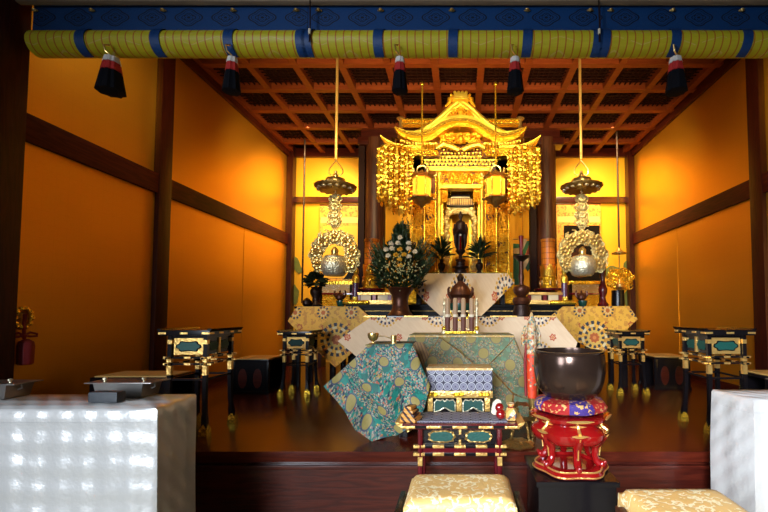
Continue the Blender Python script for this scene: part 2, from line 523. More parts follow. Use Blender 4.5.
# ================================================================== THE SETTING
XW, YB, ZC = 3.2, 7.58, CZ+2.98
YS = 2.71
S('floor', box(B(), -4.4, 4.4, -4, YS+.1, -.1, 0), tatami_m)
S('platform', box(B(), -XW, XW, YS, YB+.1, .354, PZ, .004), plat_m)
S('step_1', box(B(), -XW, XW, YS+.05, YS+.2, 0, .354), wood_x)
S('trim_1', box(B(), -XW, XW, YS+.012, YS+.05, .300, .326, .006), wood_x)
S('wall_back', box(B(), -XW-.1, XW+.1, YB, YB+.1, PZ, ZC+.2), backgold)
for s, nm in ((-1, 'left'), (1, 'right')):
    x0, x1 = sorted((s*XW, s*(XW+.1)))
    S('wall_'+nm, box(B(), x0, x1, YS-.05, YB+.1, 0, ZC+.2), goldwall)
    a, b = sorted((s*(XW-.05), s*XW))
    S('baseboard_'+nm, box(B(), a, b, YS, YB, PZ, PZ+.075), wood_y)
    a, b = sorted((s*(XW-.055), s*(XW+.0)))
    S('trim_2' if s < 0 else 'trim_3', box(B(), a, b, YS, YB, CZ+1.25, CZ+1.455, .008), wood_y)          # long wall rail
    S('trim_4' if s < 0 else 'trim_5', box(B(), a, b, YS, YB, ZC-.09, ZC+.06, .008), wood_y)              # under the ceiling
    a, b = sorted((s*(XW-.068), s*XW))
    S('trim_6' if s < 0 else 'trim_7', box(B(), a, b, 4.21, 4.39, PZ, ZC+.1, .008), wood_z)               # middle post
    a, b = sorted((s*(XW-.10), s*(XW+.3)))
    S('trim_8' if s < 0 else 'trim_9', box(B(), a, b, 2.66, 2.87, 0, ZC+.1, .01), wood_z)                 # front post
    a, b = sorted((s*(XW-.12), s*XW))
    S('trim_10' if s < 0 else 'trim_11', box(B(), a, b, YB-.16, YB, PZ, ZC+.1, .006), wood_z)             # corner post
    # sliding panels below the rail: gold faces in thin dark frames
    a, b = sorted((s*(XW-.022), s*XW))
    S('door_1' if s < 0 else 'door_2', box(B(), a, b, 2.87, 4.21, PZ+.075, CZ+1.25), goldwall)
    S('door_3' if s < 0 else 'door_4', box(B(), a, b, 4.39, 6.0, PZ+.075, CZ+1.25), goldwall)
    a, b = sorted((s*(XW-.027), s*XW))
    S('door_5' if s < 0 else 'door_6', box(B(), a, b, 5.97, YB-.16, PZ+.075, CZ+1.25), goldwall)
# back wall rails and frames
ZR = CZ + 114*YB/F
bm = B(); box(bm, -XW, XW, YB-.07, YB, ZR-.06, ZR+.05, .006); S('trim_12', bm, wood_x)
bm = B(); box(bm, -XW, XW, YB-.07, YB, ZC-.07, ZC+.1, .006); S('trim_13', bm, wood_x)
# lintel between pillars at the ceiling
S('trim_14', box(B(), -1.62, 1.62, 6.55, 6.70, ZC-.12, ZC+.02, .006), wood_x)
# coffered ceiling
bm = B(); box(bm, -XW-.1, XW+.1, YS-.2, YB+.1, ZC+.12, ZC+.2); S('ceiling', bm, coff_m)
xs = [-.03+.563*(k-5.5) for k in range(12)]; ys = [3.112+.566*k for k in range(8)]
bm = B()
for x in xs: box(bm, x-.042, x+.042, YS-.1, YB, ZC, ZC+.12)
S('trim_15', bm, beam_m, flat=True)
bm = B()
for y in ys: box(bm, -XW, XW, y-.042, y+.042, ZC-.002, ZC+.12)
S('trim_16', bm, beam_m, flat=True)
bm = B()
for i in range(11):
    for j in range(7):
        x0, y0 = xs[i]+.042, ys[j]+.042
        for k in range(1, 7):
            t = k/7
            box(bm, x0+.479*t-.006, x0+.479*t+.006, y0, y0+0.482, ZC+.06, ZC+.075)
            box(bm, x0, x0+.479, y0+0.482*t-.006, y0+0.482*t+.006, ZC+.061, ZC+.074)
S('ceiling_lattice', bm, lat_m, flat=True)
# front lintel, the hall the photographer stands in
S('trim_17', box(B(), -XW+.1, XW-.1, 2.755, 2.795, 3.488, 3.76, .004), lint_m)
S('wall_front', box(B(), -4.4, 4.4, 2.66, 2.795, 3.75, 4.6), hallwall_m)
S('ceiling_hall', box(B(), -4.4, 4.4, -4, 2.66, 3.9, 4.0), lint_m)
S('wall_hall_left', box(B(), -4.5, -4.4, -4, 2.7, 0, 4.0), hallwall_m)
S('wall_hall_right', box(B(), 4.4, 4.5, -4, 2.7, 0, 4.0), hallwall_m)
for s in (-1, 1):
    a, b = sorted((s*(XW+.1), s*4.45))
    S('wall_side_left' if s < 0 else 'wall_side_right', box(B(), a, b, 2.66, 2.76, 0, 3.9), hallwall_m)
# paintings on the back wall: lotus leaves at both ends
def lotus(bm, x, z, w, h, tilt=0.):
    n = 18; pts = []
    for i in range(n):
        a = 2*PI*i/n; r = 1+.10*math.sin(a*5)
        u, v = w*r*math.cos(a), h*r*math.sin(a)
        pts.append((x+u*math.cos(tilt)-v*math.sin(tilt), z+u*math.sin(tilt)+v*math.cos(tilt)))
    prism(bm, pts, YB-.012, YB-.002)
leafpaint = mat('painted_lotus_leaf', lambda: mix(noise(vec(), 9, 2), (.05, .10, .02), (.22, .20, .03)), rough=.6)
for px, py, w, h, t, lab in [(296, 264, 4.0, 11, .5, 'green lotus leaf painted high on the wall above the dark bouquet'), (294, 295, 5, 10, 0, 'green lotus leaf painted on the wall beside the dark bouquet vase'),
        (628, 268, 5, 10, -.2, 'tall green lotus leaf painted beside the small ring lantern'), (612, 272, 9, 6, .1, 'broad dark green lotus leaf painted behind the small ring lantern'), (628, 298, 4, 9, 0, 'green lotus leaf painted low on the wall beside the tall black jar')]:
    bm = B(); p = W(px, py, YB); lotus(bm, p.x, p.z, w*YB/F, h*YB/F, t)
    tag(P('lotus_painting', bm, leafpaint), lab, 'painting', 'lotus leaves painted on the back wall')
# ================================================================== PILLARS
for px, lab in ((375.5, 'round dark wooden pillar beside the big flower arrangement'), (546, 'round dark wooden pillar beside the brown candlestick')):
    p = W(px, 200, 6.62); t = T('pillar', lab, 'pillar', (p.x, 6.62, PZ), 'round pillars flanking the shrine')
    P('shaft', lathe(B(), [(.168, .06), (.165, 1.8), (.16, ZC-PZ-.14)], n=32), pillar_m, t)
    P('base', lathe(B(), [(.21, 0), (.21, .03), (.18, .06)], n=32), oldbrass, t)
    bm = B(); box(bm, -.27, .27, -.13, .13, ZC-PZ-.26, ZC-PZ-.14, .01); P('capital', bm, wood_x, t)
    bm = B(); box(bm, -.27, -.17, -.06, .06, .5, ZC-PZ-.14); P('side_post', bm, darkpost, t)

# ================================================================== BLINDS
YV = 2.86
zr = W(400, 44.5, YV).z; rr = .087; zb0, zb1 = W(400, 31, YV).z, W(400, 4, YV).z
kz = (zb0+zb1)/2-(zr-rr)
def make_blind(x0, x1, straps, hooks, lab):
    xm = (x0+x1)/2
    t = T('bamboo_blind', lab, 'blind', (xm, YV, zr-rr), 'rolled bamboo blinds along the front')
    bm = B(); tube(bm, [(x0-xm, 0, rr), (x0-xm+.3, 0, rr), (x1-xm-.3, 0, rr), (x1-xm, 0, rr)], rr, 28); P('roll', bm, blind_m, t)
    bm = B(); box(bm, x0-xm, x1-xm, -.035, -.02, zb0-zr+rr-.02, zb1-zr+rr); P('header_band', bm, blue_m, t)
    bm = B(); box(bm, x0-xm, x1-xm, -.03, .05, zb1-zr+rr-.004, zb1-zr+rr+.022); P('head_rail', bm, lacq, t)
    for sx in straps:
        c = sx-xm; bm = B(); n = 14
        for k in range(n):                      # a strap lying round the front of the roll
            a0, a1 = PI*.5+PI*k/n, PI*.5+PI*(k+1)/n; q = rr+.005
            A = [(-.033, a0), (.033, a0), (.033, a1), (-.033, a1)]
            vs = [bm.verts.new((c+d-.012*math.sin((a-PI*.5)*.6), q*math.cos(a), rr+q*math.sin(a))) for d, a in A]
            bm.faces.new(vs)
        bmesh.ops.remove_doubles(bm, verts=bm.verts[:], dist=1e-4)
        bmesh.ops.solidify(bm, geom=bm.faces[:], thickness=.004)
        P('strap', bm, bluestrap, t)
    for hx in hooks:
        bm = B(); c = hx-xm; z = W(400, 10, YV-.05).z-zr+rr
        lathe(bm, [(.0, 0), (.014, .006), (.016, .014), (.008, .02)], (c, -.05, z-.01), 10)
        tube(bm, [(c-.02, -.045, z), (c, -.06, z-.012), (c+.02, -.045, z)], .005, 6)
        P('hook', bm, brass, t)
    return t
def X_(px, py=44): return W(px, py, YV).x
SL = [17, 92, 165, 236]; SM = [309, 381.5, 454.5, 527]; SR = [602, 672, 741]
make_blind(X_(37), X_(309), [X_(v) for v in (92, 165, 236, 306)], [X_(v, 8) for v in (42, 98, 168, 237, 299)], 'rolled green bamboo blind ending at the dark front post')
make_blind(X_(309.6), X_(599), [X_(v) for v in (312, 381.5, 454.5, 527, 595.5)], [X_(v, 8) for v in (321, 382, 452, 526, 588)], 'rolled green bamboo blind hanging in front of the golden shrine')
make_blind(X_(599.6), X_(830), [X_(v) for v in (603, 671.5, 741, 806)], [X_(v, 8) for v in (608, 669, 737, 800)], 'rolled green bamboo blind above the gold wall at the white and black tassel')
def make_tassel(px, w, wob, lab):
    p = W(px, 57.5, YV); sc_ = (YV-.085)/F*.95
    t = T('tassel', lab, 'tassel', (W(px, 57.5, YV-.085).x, YV-.085, W(px, 57.8, YV-.085).z), 'tricolour tassels hanging from the blinds')
    L = 38.5*sc_
    def sec(z0, z1, r0, r1, m, nm):
        bm = B(); n = 28
        lathe(bm, [(r0*.6, -z1*L), (r1, -z1*L+.004), ((r0+r1)/2, -(z0+z1)/2*L), (r0, -z0*L-.002), (r0*.7, -z0*L)], (0, 0, 0), n, wob=lambda a, k: 1+.07*math.sin(a*9+wob)+.03*math.sin(a*17))
        P(nm, bm, m, t)
    r = lambda f: (.52+.48*f)*w*.5*sc_*1.03
    sec(.0, .17, r(0), r(.17), tass_w, 'white_head'); sec(.17, .42, r(.17), r(.42), tass_r, 'red_band'); sec(.42, 1., r(.42), r(1), tass_k, 'dark_skirt')
    bm = B(); tube(bm, [(-.012, -.01, .085), (-.03, -.035, .07), (-.022, -.03, .03), (0, -.015, .01), (0, 0, -.005)], .006, 8); P('hook', bm, brass, t)
for a in ((112, 25, .0, 'tricolour tassel hanging in front of the gold wall near the front post'),
          (232.5, 18, 1., 'narrow tricolour tassel hanging where the gold wall meets the coffered ceiling, nearer the front post'),
          (400, 16, 2., 'narrow tricolour tassel hanging above the shrine roof'),
          (515, 17, 3., 'tricolour tassel hanging between the shrine roof and the lamp rod of the dark scroll'),
          (675.5, 21, 4., 'wide tricolour tassel hanging over the ceiling edge by the far gold wall')):
    make_tassel(*a)
# ------------------------------------------------------------------ pull ornament on the gold sliding panel
p = W(22, 318, 3.0); Yp = F*(XW-.03)/438.5
p = W(22, 318, Yp)
t = T('door_pull_tassel', 'gilt ring pull with crimson cord bow and tassel on the gold sliding panel', 'door pull', (-XW+.024, Yp, p.z))
bm = B(); tube(bm, [(.014, .058*math.cos(a), .07*math.sin(a)) for a in [2*PI*k/24 for k in range(24)]], .014, 8, True)
for k in range(10): ball(bm, (.02, .058*math.cos(.63*k), .07*math.sin(.63*k)), .019, u=8, v=6)
P('ring', bm, gold, t)
bm = B(); lathe(bm, [(.0, 0), (.04, .004), (.045, .0), (0.0, .012)], n=16)
for v in bm.verts: v.co = Vector((v.co.z, v.co.x, v.co.y))
P('back_plate', bm, oldbrass, t)
bm = B(); tube(bm, [(.03, 0, .03), (.035, -.006, -.06), (.035, 0, -.15)], .011, 8)
for s in (-1, 1):
    tube(bm, [(.03, 0, -.125), (.035, s*.04, -.105), (.035, s*.088, -.118), (.035, s*.088, -.135), (.035, s*.04, -.135), (.03, 0, -.125)], .008, 6)
ball(bm, (.03, 0, -.125), .02)
P('cord_bow', bm, crimson, t)
bm = B(); lathe(bm, [(.036, -.335), (.044, -.325), (.046, -.20), (.040, -.17), (.012, -.15)], (.05, 0, 0), 20, wob=lambda a, k: 1+.05*math.sin(a*11)); P('tassel', bm, crimson, t)

# ================================================================== INLAID BLACK TABLES
def make_table(w, d, h, name, lab, loc, front=1, side=2, ov=.055, group='black lacquered tables with gilt feet'):
    """w, d: outside of the legs; origin on the floor at the middle"""
    t = T(name, lab, 'table', loc, group)
    hx, hy = w/2, d/2
    bm = B(); box(bm, -hx-ov, hx+ov, -hy-ov, hy+ov, h-.052, h-.010, .004)
    box(bm, -hx-.01, hx+.01, -hy-.01, hy+.01, h-.07, h-.048)
    P('table_top', bm, lacq, t)
    for s in (-1, 1):
        bm = B(); prism(bm, [(s*(hx+ov+.002), h-.02), (s*(hx+ov+.016), h), (s*(hx+ov-.012), h), (s*(hx+ov-.03), h-.014)], -hy-ov, hy+ov); P('raised_end', bm, lacq, t)
    bx = lambda nm, m, a: P(nm, box(B(), *a), m, t)
    def rim(n, lo, hi, face):
        for k in range(n):
            c = lo+(hi-lo)*(k/(n-1)); L = .028
            c = min(max(c, lo+L), hi-L)
            for s in (-1, 1):
                if face == 'y': a = (c-L, c+L, *sorted((s*(hy+ov-.002), s*(hy+ov+.003))), h-.040, h-.026)
                else: a = (*sorted((s*(hx+ov-.002), s*(hx+ov+.003))), c-L, c+L, h-.040, h-.026)
                bx('gilt_fitting', gilt, a)
    rim(3, -hx-ov, hx+ov, 'y'); rim(4, -hy-ov, hy+ov, 'x')
    # panels
    zt, zb = h-.072, h-.195
    def cart(bm, c, hw, hh, y, ax):
        pts = []
        n = 48
        for i in range(n):
            a = 2*PI*i/n
            r = 1+.10*math.cos(a*6)
            pts.append((c+hw*r*math.copysign(abs(math.cos(a))**.7, math.cos(a)), (zt+zb)/2+hh*r*math.copysign(abs(math.sin(a))**.7, math.sin(a))))
        prism(bm, pts, *y, plane='xz' if ax == 'y' else 'yz')
    for s in (-1, 1):
        for k in range(front):
            a, b = -hx+.018+(2*hx-.036)*k/front, -hx+.018+(2*hx-.036)*(k+1)/front
            y = sorted((s*(hy-.016), s*(hy-.004)))
            q = P('front_panel', box(B(), a+.004, b-.004, *y, zb, zt), gilt if front == 1 else lacq, t)
            c = (a+b)/2; hw = (b-a)*.34
            bm = B(); cart(bm, c, hw*1.12, .039, sorted((s*(hy-.004), s*(hy+.000))), 'y'); P('cartouche_edge', bm, lacq if front == 1 else oldbrass, q)
            bm = B(); cart(bm, c, hw, .031, sorted((s*(hy-.003), s*(hy+.003))), 'y'); P('inset', bm, green, q)
        for k in range(side):
            a, b = -hy+.018+(2*hy-.036)*k/side, -hy+.018+(2*hy-.036)*(k+1)/side
            x = sorted((s*(hx-.016), s*(hx-.004)))
            q = P('side_panel', box(B(), *x, a+.004, b-.004, zb, zt), lacq, t)
            bm = B(); cart(bm, (a+b)/2, (b-a)*.36, .036, sorted((s*(hx-.003), s*(hx+.003))), 'x'); P('inset', bm, green, q)
            if k: bx('gilt_strut', gilt, (*sorted((s*(hx-.012), s*(hx+.006))), a-.010, a+.010, zb, zt))
    # rails that run past the legs
    for z in (h-.215, h-.262):
        for s in (-1, 1):
            bx('rail', lacq, (-hx-.045, hx+.045, s*hy-.010, s*hy+.010, z-.008, z+.005))
            bx('rail', lacq, (s*hx-.011, s*hx+.011, -hy-.045, hy+.045, z-.008, z+.005))
            for f in (-1, 0, 1):
                c = f*(hx+.022); bx('gilt_fitting', gilt, (c-.024, c+.024, s*hy-.0125, s*hy+.0125, z-.0085, z+.0055))
            for f in (-1, -.33, .33, 1):
                c = f*(hy+.022); bx('gilt_fitting', gilt, (s*hx-.0125, s*hx+.0125, c-.022, c+.022, z-.0085, z+.0055))
    for s in (-1, 1):
        bx('low_stretcher', lacq, (-hx, hx, s*hy-.006, s*hy+.006, h-.385, h-.37))
        bx('low_stretcher', lacq, (s*hx-.006, s*hx+.006, -hy, hy, h-.385, h-.37))
    for sx in (-1, 1):
        for sy in (-1, 1):
            bm = B(); n = 14; rows = []
            for i in range(n+1):
                u = i/n; z = h-.05 - (h-.05)*u
                out = .0 if u < .45 else .022*((u-.45)/.55)**2.2
                wd = .0145 + (.004 if u > .85 else 0)
                cx, cy = sx*(hx+out), sy*(hy+out)
                rows.append([bm.verts.new((cx+a*wd, cy+b*wd, z)) for a, b in ((-1, -1), (1, -1), (1, 1), (-1, 1))])
            for a, b in zip(rows, rows[1:]):
                for k in range(4): bm.faces.new((a[k], a[(k+1) % 4], b[(k+1) % 4], b[k]))
            bm.faces.new(rows[0]); bm.faces.new(rows[-1][::-1])
            bmesh.ops.recalc_face_normals(bm, faces=bm.faces[:])
            lg = P('leg', bm, lacq, t)
            cx, cy = sx*(hx+.020), sy*(hy+.020)
            bm = B(); wv = [(.030, 0), (.031, .012), (.027, .05)]
            rows = [[bm.verts.new((cx+a*r, cy+b*r, z)) for a, b in ((-1, -1), (1, -1), (1, 1), (-1, 1))] for r, z in wv]
            tips = [bm.verts.new((cx+a*.024, cy+b*.024, .088)) for a, b in ((0, -1), (1, 0), (0, 1), (-1, 0))]
            for a, b in zip(rows, rows[1:]):
                for k in range(4): bm.faces.new((a[k], a[(k+1) % 4], b[(k+1) % 4], b[k]))
            for k in range(4): bm.faces.new((rows[-1][k], rows[-1][(k+1) % 4], tips[k]))
            bm.faces.new(rows[0][::-1])
            P('gilt_foot', bm, gold, lg)
            for a, b in ((h-.345, h-.275), (h-.25, h-.224), (h-.115, h-.085)):
                P('gilt_sleeve', box(B(), sx*hx-.0155, sx*hx+.0155, sy*hy-.0155, sy*hy+.0155, a, b), gilt, lg)
    return t
def foot(px, py): return FL(px, py, PZ)
tb = make_table(.265, .33, .785, 'side_table', 'black and gilt side table beside the long white-clothed table and dark side post', (-2.03, 3.24, PZ))
dup(tb, (2.02, 3.30, PZ), 'black and gilt side table behind the narrow white-clothed table end')
f2 = make_table(.25, .26, .71, 'side_table', 'small black and gilt side table before the gold cloth at the turquoise draped stand', (-1.80, 4.64, PZ), side=1)
dup(f2, (1.90, 4.71, PZ), 'small black and gilt side table behind the dark singing bowl')

# ------------------------------------------------------------------ low black stools along the walls
def make_stool(w, d, h, lab, loc):
    t = T('low_stand', lab, 'stand', loc, 'low dark stands along the walls')
    P('top', box(B(), -w/2-.02, w/2+.02, -d/2-.02, d/2+.02, h-.035, h-.008, .004), lacq, t)
    P('matting', box(B(), -w/2, w/2, -d/2, d/2, h-.008, h, .002), mat_top, t)
    for s in (-1, 1):
        for q in (-1, 1): P('leg', box(B(), s*w/2-.02, s*w/2+.02, q*d/2-.02, q*d/2+.02, .03, h-.03, .003), lacq, t)
        P('base_rail', box(B(), s*w/2-.022, s*w/2+.022, -d/2-.03, d/2+.03, 0, .035, .004), lacq, t)
    for q in (-1, 1):
        P('base_rail', box(B(), -w/2-.03, w/2+.03, q*d/2-.022, q*d/2+.022, 0, .035, .004), lacq, t)
        b = P('panel', box(B(), -w/2+.02, w/2-.02, q*d/2-.006, q*d/2+.004, .035, h-.035), lacq, t)
        for k in range(2):
            c = -w*.22+w*.44*k; pts = [(c+w*.13*math.cos(a), .045+(h-.14)*.5+(h-.14)*.44*math.sin(a)) for a in [2*PI*i/20 for i in range(20)]]
            y = sorted((q*(d/2+.002), q*(d/2+.008))); bm = B(); prism(bm, pts, *y); P('oval_inset', bm, wood_x, b)
    return t
mat_top = mat('ochre_matting', col=(.55, .33, .09), rough=.5, bump=(180, .3))
st = make_stool(.38, .40, .39, 'low dark stand with ochre top between the two black side tables, opposite the bowl', (-2.35, 4.82, PZ))
dup(st, (2.48, 5.05, PZ), 'low dark stand with ochre top in the shade behind the tall red-legged side table')
st2 = make_stool(.56, .30, .41, 'low dark stand with ochre top behind the pewter tray', (-2.57, 3.37, PZ))
dup(st2, (2.72, 3.42, PZ), 'low dark stand just behind the narrow white-clothed table with a tray')
# ================================================================== WHITE CLOTHED TABLES
def clothed_table(name, lab, corners, z, cat='table', label_loc=None):
    """corners: front-left, front-right, back-right, back-left on the plan"""
    c = sum((Vector(q) for q in corners), Vector((0, 0)))/4
    t = T(name, lab, cat, (c.x, c.y, 0))
    L = [Vector(q)-c for q in corners]
    bm = B(); N = 26
    ins = [v*(1-.03/v.length) for v in L]
    prism(bm, [(v.x, v.y) for v in ins], z-.05, z-.012, plane='xy'); P('table_board', bm, lacq, t)
    for v in ins:
        d = v*(1-.12/v.length); P('leg', box(B(), d.x-.025, d.x+.025, d.y-.025, d.y+.025, 0, z-.05), lacq, t)
    # cloth: a top and four falls with soft corner folds
    bm = B(); rim = []
    seg = []
    for i in range(4):
        a, b = L[i], L[(i+1) % 4]; n = max(4, int((b-a).length/.045))
        for k in range(n): seg.append((a.lerp(b, k/n), i, k/n, (b-a)))
    rings = []
    H = [z, z-.004, z-.012, z-.05] + [z-.05-(z-.10)*k/14 for k in range(1, 15)]
    for j, h in enumerate(H):
        row = []
        for (p, i, u, e) in seg:
            nrm = Vector((e.y, -e.x)).normalized()
            cor = min(u, 1-u)*e.length
            f = (z-h)
            out = (.000, .004, .010, .011)[j] if j < 4 else .011+.010*f
            q = p*(1+ (0 if j > 1 else 0)) + nrm*out
            q = q + nrm*(.006*math.sin(p.x*9+p.y*7+h*3) + .004*math.sin(p.x*23+h*5+i))*min(1, f*3)
            q = q + p.normalized()*(.018*f*math.exp(-cor/.05))
            row.append(bm.verts.new((q.x, q.y, h)))
        rings.append(row)
    n = len(seg)
    for a, b in zip(rings, rings[1:]):
        for k in range(n): bm.faces.new((b[k], b[(k+1) % n], a[(k+1) % n], a[k]))
    bm.faces.new(rings[0])
    bmesh.ops.recalc_face_normals(bm, faces=bm.faces[:])
    o = P('white_cloth', bm, satin_m, t, ang=60)
    return t
fr, br = FL(155, 408, .85), FL(197, 394, .85)
ang = (br.y-fr.y)
clothed_table('clothed_table', 'long white damask-clothed table with pewter trays by the dark front post', [(-3.3, fr.y-.02), (fr.x, fr.y), (br.x-.01, br.y), (-3.3, br.y-.02)], .85)
bl, fl = FL(713, 389.5, .85), FL(752, 399.5, .85)
clothed_table('clothed_table', 'white damask-clothed table whose near end stands beside the flat gold seat', [(fl.x, fl.y), (fl.x+1.5, fl.y+.0), (bl.x+1.5, bl.y), (bl.x, bl.y)], .85)

def make_tray(lab, loc, rz=0.):
    t = T('pewter_tray', lab, 'tray', loc, 'pewter trays on the white-clothed tables', rz)
    bm = B(); rows = []
    for w, d, z in ((.235, .13, 0), (.245, .135, .004), (.275, .150, .078), (.262, .14, .078), (.235, .13, .012)):
        rows.append([bm.verts.new((a*w/2, b*d/2, z)) for a, b in ((-1, -1), (1, -1), (1, 1), (-1, 1))])
    for a, b in zip(rows, rows[1:]):
        for k in range(4): bm.faces.new((a[k], a[(k+1) % 4], b[(k+1) % 4], b[k]))
    bm.faces.new(rows[0][::-1]); bm.faces.new(rows[-1]); P('pan', bm, steel, t)
    P('lid', box(B(), -.185, .185, -.08, .08, .0785, .085, .003), steel, t)
    for s in (-1, 1):
        bm = B(); lathe(bm, [(.006, 0), (.006, .008), (.011, .012), (.011, .02), (0, .025)], (s*.11, -.03, .085), 12); P('knob', bm, silver, t)
        bm = B(); tube(bm, [(s*.16, -.02, .079), (s*.168, -.02, .055), (s*.145, -.02, .045)], .004, 6); P('handle', bm, steel, t)
    return t
p = FL(121, 397.5, .85)
tr = make_tray('pewter lidded tray standing behind the small black box', (p.x, p.y+.05, .851))
p2 = FL(-19, 400, .85); dup(tr, (p2.x, p2.y+.07, .851), 'pewter lidded tray at the front post end of the long white table')
p3 = FL(790, 394, .85); dup(tr, (1.99, 2.37, .851), 'pewter tray on the white-clothed table next to the flat gold seat')
a, b = FL(86, 404, .85), FL(116, 404, .85)
t = tag(P('box', sh(box(B(), -.077, .077, -.03, .03, 0, .058, .014), 0, 0, 0), blackbox), 'small black rounded box on the white-clothed table before the pewter tray', 'box')
t.location = ((a.x+b.x)/2, a.y+.035, .852)

# ================================================================== SEATS
def make_seat(lab, x0, x1, y0, y1, z, frame):
    xm, ym = (x0+x1)/2, (y0+y1)/2
    t = T('cushioned_stool', lab, 'seat', (xm, ym, 0), 'gold damask ritual seats')
    w, d = (x1-x0)/2, (y1-y0)/2
    bm = B(); nx, ny = 20, 16
    r = bmesh.ops.create_grid(bm, x_segments=nx, y_segments=ny, size=1)
    for v in bm.verts:
        a, b = v.co.x, v.co.y
        e = max(0., 1-abs(a)**9)*max(0., 1-abs(b)**9)
        v.co = Vector((a*w, b*d, z-.035+.035*e**.4))
    r = bmesh.ops.extrude_face_region(bm, geom=bm.faces[:])
    for v in r['geom']:
        if isinstance(v, bmesh.types.BMVert):
            v.co.z = z-.10; v.co.x *= 1.012; v.co.y *= 1.012
    bmesh.ops.recalc_face_normals(bm, faces=bm.faces[:])
    P('cushion', bm, cush_m, t, ang=50)
    P('platform', box(B(), -w-.012, w+.012, -d-.012, d+.012, z-.16, z-.10, .006), frame, t)
    for s in (-1, 1):
        P('end_board', box(B(), s*(w+.028)-.014, s*(w+.028)+.014, -d+.01, d-.10, z-.20, z-.055, .004), frame, t)
        for q in (-1, 1): P('leg', box(B(), s*(w-.03)-.025, s*(w-.03)+.025, q*(d-.03)-.025, q*(d-.03)+.025, 0, z-.16, .004), frame, t)
    return t
zs = .50
a, b = FL(413, 471.5, zs), FL(517, 500, zs)
make_seat('square gold damask seat drawn up before the black and gilt desk', a.x-.005, b.x, b.y, a.y, zs, lacq)
a, b, c = FL(618, 485, zs), FL(712, 485.5, zs), FL(757, 513, zs)
make_seat('gold damask seat beside the black plinth of the singing bowl', a.x, c.x+.005, c.y-.22, a.y, zs, pillar_m)

# ================================================================== DESK BEFORE THE SEAT
zt = W(460, 424, 2.40).z
dk = T('ritual_desk', 'black and gilt desk with green oval insets behind the square gold seat', 'desk', (0, 2.53, 0))
w, d = .222, .105
dxc = W(460, 424, 2.42).x
dk.location.x = dxc
bm = B(); box(bm, -.335, .335, -.135, .135, zt-.030, zt, .006); P('desk_top', bm, redlacq, dk)
bm = B(); box(bm, -.335, .335, -.139, -.134, zt-.024, zt-.008); P('dark_edge', bm, lacq, dk)
for k, c in enumerate((-.30, -.15, 0, .15, .30)):
    bm = B(); box(bm, c-.042, c+.042, -.143, -.138, zt-.024, zt-.009, .002)
    for e in (-1, 1): ball(bm, (c+e*.03, -.142, zt-.0165), .010, s=(1.2, .3, .9))
    P('gilt_fitting', bm, gilt, dk)
for s in (-1, 1):
    bm = B(); prism(bm, [(s*.335, zt-.026), (s*.365, zt-.012), (s*.378, zt+.006), (s*.36, zt+.004), (s*.335, zt-.002)], -.12, .12); P('curled_end', bm, gilt, dk)
zp0, zp1 = zt-.035, zt-.125
P('front_board', box(B(), -w, w, -d+.012, -d+.024, zp1, zp0), lacq, dk)
for s in (-1, 1):
    c = s*.108
    pts = lambda hw, hh, wv: [(c+hw*(1+wv*math.cos(a*9))*math.copysign(abs(math.cos(a))**.6, math.cos(a)), (zp0+zp1)/2+hh*(1+wv*math.cos(a*9))*math.copysign(abs(math.sin(a))**.7, math.sin(a))) for a in [2*PI*i/60 for i in range(60)]]
    bm = B(); prism(bm, pts(.078, .034, .06), -d+.004, -d+.012); q = P('oval_frame', bm, oldbrass, dk)
    bm = B(); prism(bm, pts(.066, .027, .03), -d+.002, -d+.009); P('inset', bm, green, q)
for x in (-w-.008, 0, w+.008):
    bm = B()
    for z0, z1 in ((zp0-.03, zp0-.002), (zp1+.002, zp1+.028)): box(bm, x-.0065, x+.0065, -d-.004, -d+.004, z0, z1)
    P('gilt_strut', bm, gilt, dk)
for z in (zp1-.008, zp1-.052):
    P('rail', box(B(), -w-.045, w+.045, -d-.012, -d+.012, z-.009, z+.006, .002), lacq, dk)
    for c in (-w-.015, -.125, 0, .125, w+.015): P('gilt_fitting', box(B(), c-.033, c+.033, -d-.014, -d+.014, z-.0085, z+.0065, .002), gilt, dk)
P('middle_board', box(B(), -w, w, -d-.003, -d+.006, zp1-.045, zp1-.016), redlacq, dk)
for sx in (-1, 1):
    for sy in (-1, 1):
        bm = B(); x, y = sx*(w+.008), sy*d
        tube(bm, [(x, y, zt-.035), (x, y, .35), (x+sx*.006, y, .2), (x+sx*.02, y+sy*.01, .05), (x+sx*.03, y+sy*.015, 0)], [.016, .016, .017, .019, .024], 8)
        lg = P('leg', bm, redlacq, dk)
        P('gilt_sleeve', box(B(), x-.013, x+.013, y-.019, y+.019, zp1-.115, zp1-.066), gilt, lg)
P('rear_rail', box(B(), -w, w, d-.01, d+.01, zp1-.06, zp1-.03), lacq, dk)
zd = zt
# runner on the desk
bm = B(); box(bm, -.262, .27, -.105, .125, 0, .006, .002)
o = tag(P('desk_cloth', bm, shippo_d), 'dark purple ring-patterned cloth lying on the black and gilt desk', 'cloth'); o.location = (dxc+.005, 2.535, zd+.001)
# folded striped sash, roll and pouch on the desk
def stripefn():
    x, y, z = coords(); return mix(lt(fract((x*.8+z*.9-y*.2)/.036+.2), .42), (.62, .27, .05), (.035, .012, .012))
bm = B()
for k, (a, h) in enumerate(((0, .0), (.006, .022), (.012, .044), (.02, .066))):
    box(bm, -.05+a, .052-a*1.6, -.05+a*.5, .05-a*.5, h, h+.024, .009)
o = tag(P('folded_sash', bm, mat('orange_and_black_silk', stripefn, rough=.45)), 'small folded orange sash with dark stripes on the desk corner', 'sash')
p = W(411, 422, 2.47); o.location = (p.x, 2.47, zd+.001); o.rotation_euler = (0, 0, -.35)
t = T('roll', 'white and red wrapped roll standing on the desk end by the gold pouch', 'roll', (W(499, 420, 2.50).x, 2.50, zd+.007))
P('white_core', tube(B(), [(-.022, .035, .03), (-.012, 0, .085), (-.006, -.015, .10)], [.025, .027, .021], 14), cream, t)
